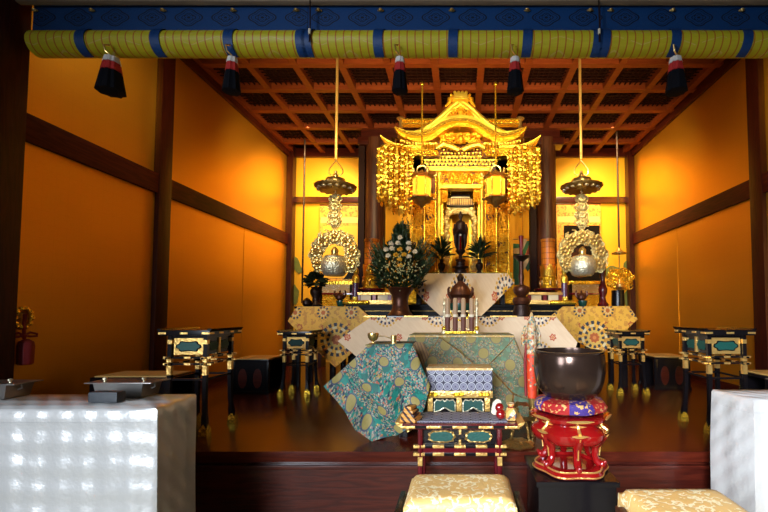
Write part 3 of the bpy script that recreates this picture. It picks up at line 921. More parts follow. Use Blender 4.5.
bm = B(); ball(bm, (.008, -.03, .032), .031); ball(bm, (.0, -.03, .072), .027); ball(bm, (.022, -.02, .024), .022); P('red_knot', bm, vermil, t)
p = W(511, 420, 2.49)
t = T('brocade_pouch', 'little gold brocade pouch at the desk end beside the red roll', 'pouch', (p.x, 2.49, zd+.002))
def pouchfn():
    s = voro_rand(vec(), 70); return ramp(s, [(0, (.62, .40, .10)), (.45, (.70, .50, .18)), (.72, (.12, .10, .12)), (.82, (.60, .22, .06)), (.92, (.7, .6, .4))], True)
bm = B(); lathe(bm, [(.0, 0), (.034, .002), (.042, .025), (.038, .05), (.02, .07), (.012, .075), (.022, .088), (.026, .098), (.0, .092)], n=18, wob=lambda a, k: 1+.14*math.sin(a*5)); P('pouch', bm, mat('pouch_brocade', pouchfn, rough=.45, metal=.15), t)
bm = B(); tube(bm, [(.015*math.cos(a), .015*math.sin(a), .075) for a in [2*PI*k/14 for k in range(14)]], .005, 6, True); P('drawstring', bm, crimson, t)

# ================================================================== SUTRA BOX ON ITS STAND
YF = 3.02
a, b = W(424, 391, YF), W(493, 391, YF)
zf = a.z; wf = (b.x-a.x)/2; xc = (a.x+b.x)/2
t = T('box_stand', 'gilt low stand with dark green arched panels under the ring-patterned box', 'stand', (xc, YF+.13, PZ))
h = zf-PZ
P('gilt_top', box(B(), -wf, wf, -.13, .13, h-.052, h, .008), gilt, t)
for c in (-.19, 0, .19):
    bm = B()
    for e in (-1, 0, 1): ball(bm, (c+e*.022, -.131, h-.026), .017, s=(1.2, .35, .9))
    P('frieze_boss', bm, carved, t)
for x in (-wf+.045, .005, wf-.04):
    P('gilt_post', box(B(), x-.019, x+.019, -.118, -.095, h-.15, h-.052, .003), gilt, t)
for s in (-1, 1):
    x0, x1 = (-wf+.07, -.018) if s < 0 else (.028, wf-.065)
    q = P('dark_panel', box(B(), x0-.005, x1+.005, -.112, -.10, h-.16, h-.052), lacq, t)
    c, r = (x0+x1)/2, (x1-x0)/2*.93
    pts = [(c-r, h-.152), (c-r, h-.085), (c-r*.78, h-.066), (c-r*.42, h-.072), (c-r*.2, h-.064), (c, h-.078), (c+r*.2, h-.064), (c+r*.42, h-.072), (c+r*.78, h-.066), (c+r, h-.085), (c+r, h-.152), (c+r*.55, h-.146), (c+r*.25, h-.132), (c, h-.122), (c-r*.25, h-.132), (c-r*.55, h-.146)]
    bm = B(); prism(bm, pts, -.117, -.111); P('inset', bm, green, q)
    bm = B(); tube(bm, [(x, -.117, z) for x, z in pts], .005, 6, True); P('scalloped_edge', bm, silver, q)
for sx in (-1, 1):
    for sy in (-1, 1): P('leg', box(B(), sx*(wf-.05)-.02, sx*(wf-.05)+.02, sy*.09-.02, sy*.09+.02, 0, h-.1, .004), lacq, t)
P('back_board', box(B(), -wf+.04, wf-.04, .085, .1, h-.16, h-.05), lacq, t)
hb = W(460, 370, YF).z-zf
t = T('sutra_box', 'purple and white ring-patterned brocade box with gold lid', 'box', (xc+.007, YF+.125, zf))
wb = wf-.012
bm = B(); box(bm, -wb, wb, -.118, .125, 0, hb-.004, .004); P('body', bm, shippo_m, t)
bm = B(); box(bm, -wb-.004, wb+.004, -.122, .13, hb-.004, hb+.012, .004); P('lid', bm, cush_m, t)

# ================================================================== SINGING BOWL
xb, yb = W(569.5, 400, 2.46).x, 2.46
zp = FL(575, 481, 0).z
z_pl = W(575, 481, 2.27).z
t = T('plinth', 'black lacquered plinth under the red stand of the singing bowl', 'plinth', (xb-.012, 2.47, 0))
P('body', box(B(), -.212, .212, -.20, .20, 0, z_pl-.03, .004), lacq, t)
P('raised_rim', box(B(), -.226, .226, -.215, .215, z_pl-.03, z_pl, .006), lacq, t)
zst = W(569, 411, yb).z
t = T('bowl_stand', 'curved vermilion lacquer stand carrying the brocade cushion and bowl', 'stand', (xb, yb, z_pl)); H = zst-z_pl
sq = lambda a: 1+.06*math.cos(6*a)
bm = B(); lathe(bm, [(.19, 0), (.205, .008), (.205, .022), (.192, .04), (.165, .046), (.150, .046), (.148, .03), (.12, .026)], n=48, sq=sq); P('base_ring', bm, vermil, t)
bm = B()
tube(bm, [(.194*sq(a)*math.cos(a), .194*sq(a)*math.sin(a), .041) for a in [2*PI*k/60 for k in range(60)]], .005, 6, True); P('gilt_line', bm, gilt, t)
bm = B(); tube(bm, [(.207*sq(a)*math.cos(a), .207*sq(a)*math.sin(a), .016) for a in [2*PI*k/60 for k in range(60)]], .004, 6, True); P('gilt_line', bm, gilt, t)
for k in range(6):
    a = PI/6+PI/3*k; ca, sa = math.cos(a), math.sin(a)
    pr = [(.172, .052), (.152, .068), (.140, .10), (.146, .15), (.170, .195), (.192, .225)]
    bm = B(); tube(bm, [(r*ca, r*sa, z) for r, z in pr], [.021, .022, .020, .024, .032, .028], 10)
    ball(bm, (.182*ca, .182*sa, .056), .020); ball(bm, (.198*ca, .198*sa, .068), .011)
    lg = P('leg', bm, vermil, t)
    bm = B(); tube(bm, [((r+.026)*ca, (r+.026)*sa, z) for r, z in pr[2:]], .004, 6); P('gilt_line', bm, gilt, lg)
zk = H-.20
bm = B(); lathe(bm, [(.150, .210), (.186, .178), (.208, .196), (.216, .220), (.217, .240), (.206, .256), (.180, .270), (.166, .280), (.158, .300), (.164, .315), (.172, .325)], n=48, sq=sq); P('waist', bm, vermil, t)
bm = B(); lathe(bm, [(.176, .0), (.196, .012), (.218, .028), (.222, .044), (.208, .05), (.17, .05), (.0, .046)], (0, 0, H-.05), 48, sq=sq)
lathe(bm, [(.164, .31), (.182, H-.05)], n=48, sq=sq); P('top_tray', bm, vermil, t)
for k in range(6):
    a = PI/6+PI/3*k; ca, sa = math.cos(a), math.sin(a)
    for z, r, L in ((H-.012, .228, .075), (.315, .172, .06), (.282, .178, .055), (.238, .222, .045)):
        pts = [(r*math.cos(a+u*L/r)*sq(a+u*L/r), r*math.sin(a+u*L/r)*sq(a+u*L/r), z+.004*abs(u)) for u in [-1+.25*i for i in range(9)]]
        bm = B(); tube(bm, pts, [.002, .005, .008, .009, .009, .009, .008, .005, .002], 6); P('gilt_fitting', bm, gilt, t)
    b2 = a+PI/6
    bm = B(); ball(bm, (.213*math.cos(b2), .213*math.sin(b2), .232), .022, s=(.6, .6, .5)); P('gilt_flower', bm, gilt, t)
    bm = B(); tube(bm, [(.172*ca, .172*sa, .315), (.180*ca, .180*sa, .272), (.212*ca, .212*sa, .25)], .009, 6); P('gilt_strut', bm, gilt, t)
zc_ = W(569, 396.5, yb).z
o = tag(P('bowl_cushion', lathe(B(), [(.0, 0), (.15, .002), (.205, .022), (.212, .045), (.19, .072), (.14, zc_-zst-.001), (0, zc_-zst-.006)], n=40, wob=lambda a, k: 1+.03*math.sin(a*8)), bowlcush),
        'round red and violet brocade cushion under the singing bowl', 'cushion'); o.location = (xb, yb, zst+.001)
zbt = W(569, 349.5, yb).z-zc_
o = tag(P('singing_bowl', lathe(B(), [(.0, .0), (.10, .0), (.145, .012), (.180, .05), (.198, .10), (.206, .155), (.207, .21), (.204, .255), (.199, zbt-.012), (.203, zbt-.006), (.203, zbt), (.187, zbt), (.185, zbt-.02), (.192, .15), (.16, .05), (0, .03)], n=64), bowl_m),
        'big dark bronze singing bowl on the red stand', 'bowl'); o.location = (xb, yb, zc_-.004)

# ================================================================== BRONZE LOTUS LEAVES AND WRAPPED STAFF
t = T('bronze_lotus', 'bronze lotus leaves on a low foot on the floor behind the desk end', 'ornament', (W(518, 440, 2.84).x, 2.84, PZ))
def curl(bm, cx, cz, r, a0, a1, w, y):
    n = 16; A = []; 
    for i in range(n+1):
        a = a0+(a1-a0)*i/n; q = r*(1+.06*math.sin(i*1.3))
        A.append([bm.verts.new((cx+(q-k*.02*0)*math.cos(a)+ (j-.5)*0, y+w*(j-.5), cz+q*math.sin(a)-.02*abs(j-.5))) for j in (0, .5, 1) for k in (0,)])
    for a, b in zip(A, A[1:]):
        for k in range(2): bm.faces.new((a[k], a[k+1], b[k+1], b[k]))
    bmesh.ops.solidify(bm, geom=bm.faces[:], thickness=.012)
bm = B(); curl(bm, .03, .20, .085, .1, 2.7, .13, .03); P('leaf', bm, oldbrass, t)
bm = B(); curl(bm, .085, .105, .085, .2, 3.0, .13, 0); P('leaf', bm, oldbrass, t)
bm = B(); curl(bm, -.05, .17, .07, .5, 3.3, .11, .02); P('leaf', bm, oldbrass, t)
bm = B(); tube(bm, [(-.05, .02, .0), (-.03, .02, .12), (0, .02, .25)], .012, 8); tube(bm, [(.08, .01, 0), (.07, .02, .1), (.05, .02, .18)], .010, 8); P('stems', bm, oldbrass, t)
bm = B(); lathe(bm, [(.10, 0), (.11, .012), (.08, .03), (.03, .04)], n=24, wob=lambda a, k: 1+.1*math.sin(a*7)); P('foot', bm, oldbrass, t)

YSF = 3.04
t = T('wrapped_staff', 'tall pointed staff in red and cream brocade standing behind the singing bowl', 'staff', (W(532.5, 436, YSF).x, YSF, PZ))
h = W(532, 312, YSF).z-PZ; s_ = YSF/F
prof = [(.020, 0), (.026, .02), (.026, .26), (.034, .28), (.038, .45), (.038, .65), (.033, h-.10), (.020, h-.04), (.005, h)]
P('brocade_sleeve', lathe(B(), [(r*1.0, z) for r, z in prof[3:]], n=20), redbroc_m, t)
P('shaft', lathe(B(), prof[:3]+[(.030, .285)], n=16), brass, t)
for s in (-1, 1):
    bm = B(); x = s*.055
    x *= .75; tube(bm, [(0, .03, h-.13), (x, .03, h-.11), (x*1.5, .03, h-.17), (x*1.45, .03, h-.25), (x*.9, .03, h-.22), (0, .03, h-.15)], .014, 8); P('bow_loop', bm, redbroc_m, t)
    bm = B(); tube(bm, [(x*.8, .03, h-.2), (x*1.1, .035, h-.38), (x, .03, h-.62)], [.008, .012, .010], 8); P('ribbon_tail', bm, oldbrass if s > 0 else crimson, t)
# ================================================================== DRAPED STANDS
def XZ(px, py, Y, o): 
    p = W(px, py, Y); return (p.x-o[0], p.z-o[2])
def hang(name, mm, pts, Y, lab, loc, amp=.0, lean=0., cat='cloth', step=.05, group=None):
    """cloth hung at depth Y; points are photo points; lean lets the lower part stand out towards the hall"""
    poly = [XZ(x, y, Y, loc) for x, y in pts]
    zt_ = max(z for _, z in poly)
    bm = B(); sheet(bm, poly, lambda x, z: (Y-loc[1]) - lean*(zt_-z) - amp*math.sin(x*11+z*5)*(zt_-z), step)
    o = P(name, bm, mm, ang=60); o.location = loc
    return tag(o, lab, cat, group)
def stand(name, lab, x0, x1, y0, y1, z, leg=.03, m=None, cat='table'):
    t = T(name, lab, cat, ((x0+x1)/2, (y0+y1)/2, PZ)); w, d, h = (x1-x0)/2, (y1-y0)/2, z-PZ
    P('table_top', box(B(), -w, w, -d, d, h-.03, h, .004), m or lacq, t)
    P('apron', box(B(), -w+.02, w-.02, -d+.02, d-.02, h-.11, h-.03), m or lacq, t)
    for s in (-1, 1):
        for q in (-1, 1): P('leg', box(B(), s*(w-.04)-leg, s*(w-.04)+leg, q*(d-.04)-leg, q*(d-.04)+leg, 0, h-.1, .004), m or lacq, t)
    return t
# low stand with turquoise cloth (front left)
YD = 2.98
zD = W(390, 345, YD).z
a, b = W(368, 345, YD+.02), W(409, 345, YD+.02)
stand('draped_stand', 'low dark stand hidden under the pointed turquoise cloth', a.x, b.x, YD+.03, YD+.33, zD-.008)
loc = ((a.x+b.x)/2, YD, PZ)
poly = [XZ(x, y, YD-.04, loc) for x, y in [(366, 346), (389, 344.5), (411, 344), (420, 364), (430, 386), (424, 409), (419, 420), (396, 436), (372, 441), (356, 430), (346, 413), (334, 400), (322, 387), (338, 372), (352, 360)]]
zt_ = max(z for _, z in poly)
def dy(x, z):
    f = zt_-z; y = .01-.10*min(f, .35)-.05*max(0, f-.35)
    y += .030*math.cos((x*1.0+z*.75)*17)*min(1, f*3) + .012*math.sin(x*26-z*6)*min(1, f*2)
    y += .16*max(0, abs(x)-.16)
    return y
bm = B(); sheet(bm, poly, dy, .028, .006)
o = P('turquoise_cloth', bm, tbroc, ang=70); o.location = loc
tag(o, 'turquoise brocade cloth with gold discs falling to a point on the floor', 'cloth')
bm = B(); box(bm, -(b.x-a.x)/2-.012, (b.x-a.x)/2+.012, -.02, .36, zD-PZ-.004, zD-PZ+.004, .003); P('cloth_top', bm, tbroc, o)
for px, py, ln in ((407, 427, .07),):
    p = W(px, py, YD-.02); bm = B(); ball(bm, (p.x-loc[0], -.03, p.z-PZ), .02)
    tube(bm, [(p.x-loc[0], -.03, p.z-PZ), (p.x-loc[0]+(-.025 if px < 380 else -.0), -.05, p.z-PZ+.02), (p.x-loc[0]+(-.05 if px < 380 else .02), -.055, p.z-PZ+(.01 if px < 380 else -.02))], [.012, .016, .02], 8)
    P('fringed_corner', bm, oldbrass, o)

# wide front table with teal cloth
YE = 3.75
zE = W(460, 335, YE).z
a, b = W(409, 335, YE), W(514, 335, YE)
stand('front_altar_table', 'wide front altar table under the teal cloth behind the patterned box', a.x+.02, b.x-.02, YE+.02, YE+.42, zE-.008)
loc = ((a.x+b.x)/2, YE, PZ)
tbroc2 = mat('muted_teal_brocade', teal_brocade(1.1, .34, .046), rough=.6)
o = hang('teal_cloth', tbroc2, [(409, 335.5), (514, 335), (522, 356), (530, 380), (531, 398), (511, 421), (462, 421), (413, 421), (396, 400), (396, 372)], YE, 'teal flowered brocade cloth hanging behind the ring-patterned box', loc, .02, .05, step=.06)
bm = B(); box(bm, -(b.x-a.x)/2, (b.x-a.x)/2, 0, .44, zE-PZ-.006, zE-PZ+.002, .002); P('cloth_top', bm, tbroc2, o)
for pts, d0, gx in (([(440, 337), (456, 348), (476, 365), (452, 386), (436, 380), (424, 364)], .02, .22), ([(513, 338), (530, 380), (529, 399), (511, 390), (487, 364)], .035, -.30), ([(487, 365), (511, 391), (509, 421), (478, 421), (476, 390)], .04, .25), ([(511, 391), (531, 398), (526, 421), (511, 421)], .09, -.2)):
    bm = B(); poly = [XZ(x, y, YE, loc) for x, y in pts]; xc_ = sum(p[0] for p in poly)/len(poly)
    sheet(bm, poly, lambda x, z, d0=d0, gx=gx, xc_=xc_: -d0-.06*(zE-PZ-z)-.045-gx*(x-xc_)*.35-.01*math.sin(x*14), .06); f_ = P('folded_corner', bm, tbroc2, o)
    bm = B(); tube(bm, [(x, -d0-.06*(zE-PZ-z)-.045-gx*(x-xc_)*.35-.01*math.sin(x*14), z) for x, z in poly], .005, 5, True); P('piping', bm, lining_m, f_)
bm = B(); sheet(bm, [XZ(x, y, YE, loc) for x, y in [(411, 341), (423, 342), (438, 366), (436, 380), (418, 380)]], lambda x, z: -.05-.06*(zE-PZ-z), .06); P('turned_lining', bm, lining_m, o)
bm = B(); tube(bm, [(x, -.012, z) for x, z in [XZ(q, 336.3, YE, loc) for q in (409, 440, 480, 514)]], .008, 6); P('gold_edge', bm, cush_m, o)

# main altar table with cream cloth
YM = 4.5
zM = W(460, 316, YM).z
a, b = W(371, 316, YM), W(555, 316, YM)
stand('main_altar_table', 'long main altar table dressed with the cream brocade cloth', a.x+.01, b.x-.01, YM+.02, YM+.44, zM, m=lacq)
loc = ((a.x+b.x)/2, YM, PZ)
o = hang('cream_cloth', wbroc, [(371, 317.3), (556, 316.5), (566, 329), (577, 342), (574, 353), (555, 372), (530, 392), (395, 392), (370, 368), (352, 352), (338, 341), (355, 328)], YM, 'cream brocade cloth along the main altar table with rosettes', loc, .01, .05, step=.08)
for x0, x1 in ((364, 386), (404, 428), (490, 517), (534, 557)):
    p, q = W(x0, 316, YM), W(x1, 316, YM)
    P('gilt_edge', box(B(), p.x-loc[0], q.x-loc[0], -.012, .0, zM-PZ-.012, zM-PZ+.004), gilt, o)

# black lacquered dais behind
YA = 5.05
zA = W(460, 304.5, YA).z
xA = 1.38
bm = B(); box(bm, -xA, xA, 0, .70, 0, zA-PZ, .01); box(bm, -1.0, 1.0, .70, 1.40, 0, zA-PZ)
t = T('altar_dais', 'black lacquered dais carrying the golden shrine', 'dais', (0, YA, PZ))
P('body', bm, mattblack, t)
P('top_moulding', box(B(), -xA-.03, xA+.03, -.03, .70, zA-PZ-.035, zA-PZ-.004, .006), mattblack, t)
P('edge_line', box(B(), -xA, xA, -.006, .0, zA-PZ-.085, zA-PZ-.075), oldbrass, t)
zA = zA-.004

# gold brocade side tables
YC = 4.975
for s, pts, lab, x0, x1 in ((-1, [(297, 306.5), (358, 306.5), (376, 322), (372, 336), (336, 367), (310, 344), (288, 321)], 'gold brocade cloth with a large medallion at the dark bouquet vase', 291, 338),
                   (1, [(563, 306.5), (629, 306), (637.5, 319), (602, 353), (585, 346), (552, 328), (548, 318)], 'gold brocade cloth with a large medallion below the dark hanging scroll', 583, 631)):
    a, b = W(x0, 306, YC), W(x1, 306, YC); zC = a.z
    stand('side_altar_table', 'dark side altar table under the gold cloth at the ' + ('dark bouquet vase' if s < 0 else 'teapot burner'), a.x+.03, b.x-.03, YC+.02, YC+.55, zC-.002)
    mcx = 337 if s < 0 else 594
    loc = (W(mcx, 338, YC).x, YC, W(mcx, 338 if s < 0 else 336, YC).z)
    o = hang('gold_cloth', gbroc, pts, YC, lab, loc, .006, .05, step=.08, group='gold brocade cloths on the side altar tables')
zC = W(330, 306, YC).z

# white-clothed shelf before the shrine
YH = 5.16
zH = W(460, 273, YH).z
a, b = W(414, 273, YH), W(507, 273, YH)
t = T('offering_shelf', 'raised offering shelf before the statue under a cream cloth point', 'shelf', ((a.x+b.x)/2, YH+.14, zA+.001))
hh = zH-zA; w = (b.x-a.x)/2
P('shelf_board', box(B(), -w, w, -.12, .14, hh-.03, hh-.002, .004), lacq, t)
for s in (-1, 1):
    P('leg', box(B(), s*(w-.05)-.025, s*(w-.05)+.025, -.10, -.05, 0, hh-.03), lacq, t); P('leg', box(B(), s*(w-.05)-.025, s*(w-.05)+.025, .07, .12, 0, hh-.03), lacq, t)
loc = ((a.x+b.x)/2-.28, YH, W(460, 284, YH).z-.05)
o = hang('cream_shelf_cloth', wbroc, [(414, 273.3), (507.5, 273.3), (514, 283), (497, 300), (477, 319), (445, 319), (426, 302), (409, 284)], YH, 'cream brocade cloth hanging to a point below the statue', loc, .004, .44, step=.07)

# ================================================================== RACK OF BROWN ROLLS, BURNER
YR = YE+.22
a, b = W(443, 333.5, YR), W(478, 333.5, YR)
t = T('scroll_rack', 'gilt openwork rack holding four brown rolls before the incense burner', 'rack', ((a.x+b.x)/2, YR, zE+.002))
w = (b.x-a.x)/2; zz = lambda py: W(460, py, YR).z-zE
for s in (-1, 1):
    bm = B(); lathe(bm, [(.030, 0), (.032, .02), (.015, .04), (.012, .06), (.012, zz(306)), (.02, zz(305)), (.02, zz(303)), (.008, zz(301)), (.013, zz(299.5)), (0, zz(297))], (s*w*.93, 0, 0), 14); P('post', bm, silver, t)
    bm = B(); ball(bm, (s*w*.93, 0, .05), .026); P('post_flower', bm, gold, t)
for py, r in ((311.5, .009), (329.5, .010)):
    bm = B(); tube(bm, [(-w*.93, 0, zz(py)), (w*.93, 0, zz(py))], r, 8); P('rail', bm, silver, t)
bm = B(); box(bm, -w*.93, w*.93, -.03, .03, .0, .022, .004); P('foot_rail', bm, gold, t)
bm = B(); tube(bm, [(-w*.6, 0, zz(311)), (-w*.4, 0, zz(318)), (0, 0, zz(321)), (w*.4, 0, zz(318)), (w*.6, 0, zz(311))], .008, 6); P('swag', bm, gold, t)
for k, px in enumerate((447.7, 455.3, 463.4, 471.6)):
    c = W(px, 300, YR).x-t.location.x
    r = T('silk_roll', '%s brown silk roll standing in the gilt rack' % ('leftmost', 'second from left', 'third from left', 'rightmost')[k], 'roll', (t.location.x+c, YR-.004, zE+.026), 'silk rolls in the gilt rack')
    e = zE+.026
    P('lower_wrap', lathe(B(), [(.024, 0), (.025, W(460, 317, YR).z-e)], n=14), brown, r)
    P('label_band', lathe(B(), [(.0265, W(460, 317, YR).z-e), (.0265, W(460, 314.4, YR).z-e)], n=14), cream, r)
    P('upper_wrap', lathe(B(), [(.023, W(460, 314.4, YR).z-e), (.023, W(460, 299.5, YR).z-e), (.014, W(460, 298, YR).z-e)], n=14), mat('pale_brown_silk_%d' % k, col=(.42, .27, .16), rough=.6), r)
YI = YM+.20
def LP(Y, pr, py0): return [(r*Y/F, W(460, py, Y).z-py0) for r, py in pr]
def lathe_thing(name, lab, cat, px, Y, zbase, parts, group=None, n=24):
    """parts: (name, material, [(radius in photo points, photo y)])"""
    t = T(name, lab, cat, (W(px, 300, Y).x, Y, zbase), group)
    for nm, m, pr in parts:
        q = LP(Y, pr, zbase); q = [(r, max(z, 0.)) for r, z in q]
        P(nm, lathe(B(), q, n=n), m, t)
    return t
t = lathe_thing('incense_burner', 'brown bronze incense burner with knobbed lid behind the gilt rack', 'burner', 460.5, YI, zM+.001,
    [('foot', darkbronze, [(8, 317), (8.5, 314), (6, 312)]), ('bowl', bronze, [(6, 312), (9.5, 309), (10.5, 303), (9.5, 298), (11.5, 295), (11, 293)]),
     ('green_band', tealg, [(9.7, 311), (10.8, 308), (11, 303.5), (10, 303)]), ('lid', bronze, [(10.5, 293), (9.5, 289), (7, 285.5), (4, 283), (2.5, 281)]), ('knob', darkbronze, [(2, 282), (3.2, 279), (3.6, 277), (2, 275), (1, 273.5)])])
for s in (-1, 1):
    bm = B(); tube(bm, [(s*.10, 0, W(460, 299, YI).z-zM), (s*.135, 0, W(460, 294, YI).z-zM), (s*.14, 0, W(460, 289, YI).z-zM), (s*.125, 0, W(460, 287, YI).z-zM)], [.02, .018, .014, .010], 8); P('handle', bm, bronze, t)

# ------------------------------------------------------------------ flowers and candle on the main table
YFl = YM+.18
t = lathe_thing('bronze_vase', 'brown bronze vase holding the big chrysanthemum arrangement', 'vase', 400.5, YFl, zM+.001,
    [('body', bronze, [(12.5, 317), (13, 315), (9.5, 311), (8, 306), (7.5, 301), (8.5, 296), (11.5, 291), (13.5, 288.5), (12.5, 287.5), (9, 293), (5, 300)])])
ft = T('flower_arrangement', 'large evergreen and cream chrysanthemum arrangement in the brown bronze vase', 'flowers', (W(400.5, 290, YFl).x, YFl, W(400, 300, YFl).z))
o0 = ft.location
def Q(px, py, Y): p = W(px, py, Y); return p-Vector(o0)
bm = B(); bm2 = B()
outl = lambda f: 28*math.sin(PI*min(1, .18+.80*(1-f)))**.7 if f < .75 else 5*(1-f)*4+3   # half-width in photo points
for k in range(1700):
    f = rnd.random(); hw = 18+5*f/.3 if f < .3 else (23-3*(f-.3)/.25 if f < .55 else (20-11*(f-.55)/.15 if f < .7 else 9-6*(f-.7)/.3))
    px = 399+rnd.uniform(-1, 1)*hw*1.08 + (2 if f > .7 else 0); py = 289-f*60
    Y = YFl+rnd.uniform(-.20, .2)*hw/26
    p = Q(px, py, Y); d = Vector(((px-399)/26*1.3+rnd.uniform(-.5, .5), rnd.uniform(-1, .3), .35+f*1.2+rnd.uniform(-.2, .6)))
    leafblade(bm, p, d, rnd.uniform(.05, .105), rnd.uniform(.008, .015), .3)
for k in range(86):                                  # feathery sprigs at the top and sides
    f = rnd.random()
    if k < 18: px, py, Y = 403+rnd.uniform(-5, 6), 247-rnd.random()*13, YFl+rnd.uniform(-.1, .1)
    elif k < 32: px, py, Y = 381+rnd.uniform(-4, 5), 262-rnd.random()*10, YFl+rnd.uniform(-.1, .1)
    elif k >= 46:
        q_ = rnd.uniform(.05, .5); px = 401+rnd.choice((-1, 1))*(14+9*min(1, q_/.3))+rnd.uniform(-3, 3); py = 288-q_*60; Y = YFl+rnd.uniform(-.15, .1)
    else: px, py, Y = 418+rnd.uniform(-4, 5), 259-rnd.random()*10, YFl+rnd.uniform(-.1, .1)
    p = Q(px, py, Y); d = Vector(((px-400)/40+rnd.uniform(-.25, .25), rnd.uniform(-.3, .3), 1)).normalized()
    L = rnd.uniform(.13, .24); tube(bm2, [p, p+d*L], [.004, .001], 4)
    for i in range(14):
        u = i/14; leafblade(bm2, p+d*L*u, d*.9+Vector((rnd.uniform(-1, 1), rnd.uniform(-1, 1), rnd.uniform(-.2, .3))), .045*(1-u*.5), .005, .1, 3)
P('foliage', bm, leaf_m, ft, kind='stuff'); P('evergreen_sprigs', bm2, leaf2, ft, kind='stuff')
bm = B()
for k in range(130):
    px, py = 400+rnd.gauss(0, 11), 268+rnd.gauss(0, 6.5)
    ball(bm, Q(px, py, YFl-.30-rnd.random()*.05+abs(px-400)*.005), rnd.uniform(.005, .010), u=6, v=4)
P('small_buds', bm, gypso, ft, kind='stuff')
stem_bm = B()
for k in range(9): tube(stem_bm, [(rnd.uniform(-.03, .03), rnd.uniform(-.03, .03), -.03), Q(400+rnd.uniform(-9, 9), 272, YFl+rnd.uniform(-.1, .05))], .006, 5)
P('stems', stem_bm, leaf_m, ft)
for px, py, m, nm in [(400, 238, whitefl, 0), (398, 243.5, whitefl, 0), (391, 244, whitefl, 0), (409, 243.8, whitefl, 0), (386, 249.8, whitefl, 0), (392, 248.8, whitefl, 0), (400, 249.8, yelfl, 1), (408.5, 249, whitefl, 0), (415, 252, whitefl, 0), (388, 256, whitefl, 0), (396, 255.3, yelfl, 1), (404, 255, yelfl, 1), (409, 257, whitefl, 0), (399.5, 260, yelfl, 1), (400.5, 266, yelfl, 1)]:
    bm = B(); c = Q(px, py, YFl-.30+abs(px-400)*.004)
    for ring, (nn, L, el) in enumerate(((14, .036, .15), (12, .030, .55), (8, .022, 1.0))):
        for i in range(nn):
            a = 2*PI*i/nn+ring*.2; d = Vector((math.cos(a)*math.cos(el), -math.sin(el)*.55-.25, math.sin(a)*math.cos(el)*.55+math.sin(el)*.55))
            leafblade(bm, c, d, L, .009, -.5, 3)
    ball(bm, c, .011, u=8, v=6); P('yellow_blossom' if nm else 'cream_blossom', bm, m, ft)
YK = YM+.18
t = lathe_thing('candlestick', 'tall brown bronze candlestick with a red candle beside the shrine', 'candlestick', 521.5, YK, zM+.001,
    [('base', darkbronze, [(8.8, 317), (9, 313), (8, 308), (7.5, 305)]), ('lower_bulb', bronze, [(4, 306), (8, 304), (9, 301), (8, 298), (3.5, 296)]), ('upper_bulb', bronze, [(3.5, 297), (7.5, 293), (8.3, 290), (7.5, 287), (3, 285)]),
     ('stem', bronze, [(3, 286), (2.3, 282), (3, 277), (2.2, 272), (2.2, 263), (3, 260)]), ('drip_pan', darkbronze, [(2, 262), (5, 259.5), (8.2, 256.8), (8, 255.6), (2, 257)])])
c = lathe_thing('red_candle', 'deep red candle standing in the brown candlestick', 'candle', 521.5, YK, W(521, 256.8, YK).z,
    [('wax', redwax, [(1.6, 256.7), (1.5, 250), (1.9, 240), (2.6, 236.4), (2.4, 236)]), ('wick', darkbronze, [(.25, 236.2), (.2, 234.8)])])

# ------------------------------------------------------------------ goblet, cup, spoon on the turquoise stand
YG = YD+.10; zG = zD-.008+.012
t = lathe_thing('goblet', 'brass footed goblet on the turquoise draped stand', 'goblet', 373.5, YG, zG+.0,
    [('foot', brass, [(3.6, 345), (3.6, 344), (1.2, 342.5), (1, 341.4)]), ('cup', brass, [(1.0, 341.6), (3.6, 340), (5.2, 337), (5.5, 334.2), (5.3, 333), (4.7, 333.3), (4.2, 337), (0, 339)])])
lathe_thing('small_cup', 'small brass cup on the turquoise draped stand beside the spoon', 'cup', 394, YG, zG,
    [('cup', brass, [(2.6, 345), (2.9, 344), (2.4, 341), (3, 336.5), (2.9, 335.4), (2.4, 335.6), (2, 341), (0, 342)])])
p, q = W(378, 336, YG), W(392, 339, YG)
o = tag(P('spoon', tube(B(), [Vector((0, 0, 0)), (q-p)*.5+Vector((0, 0, .01)), q-p, (q-p)*1.1], [.004, .003, .004, .010], 8), brass), 'slim brass spoon laid from the goblet to the small cup', 'spoon'); o.location = p

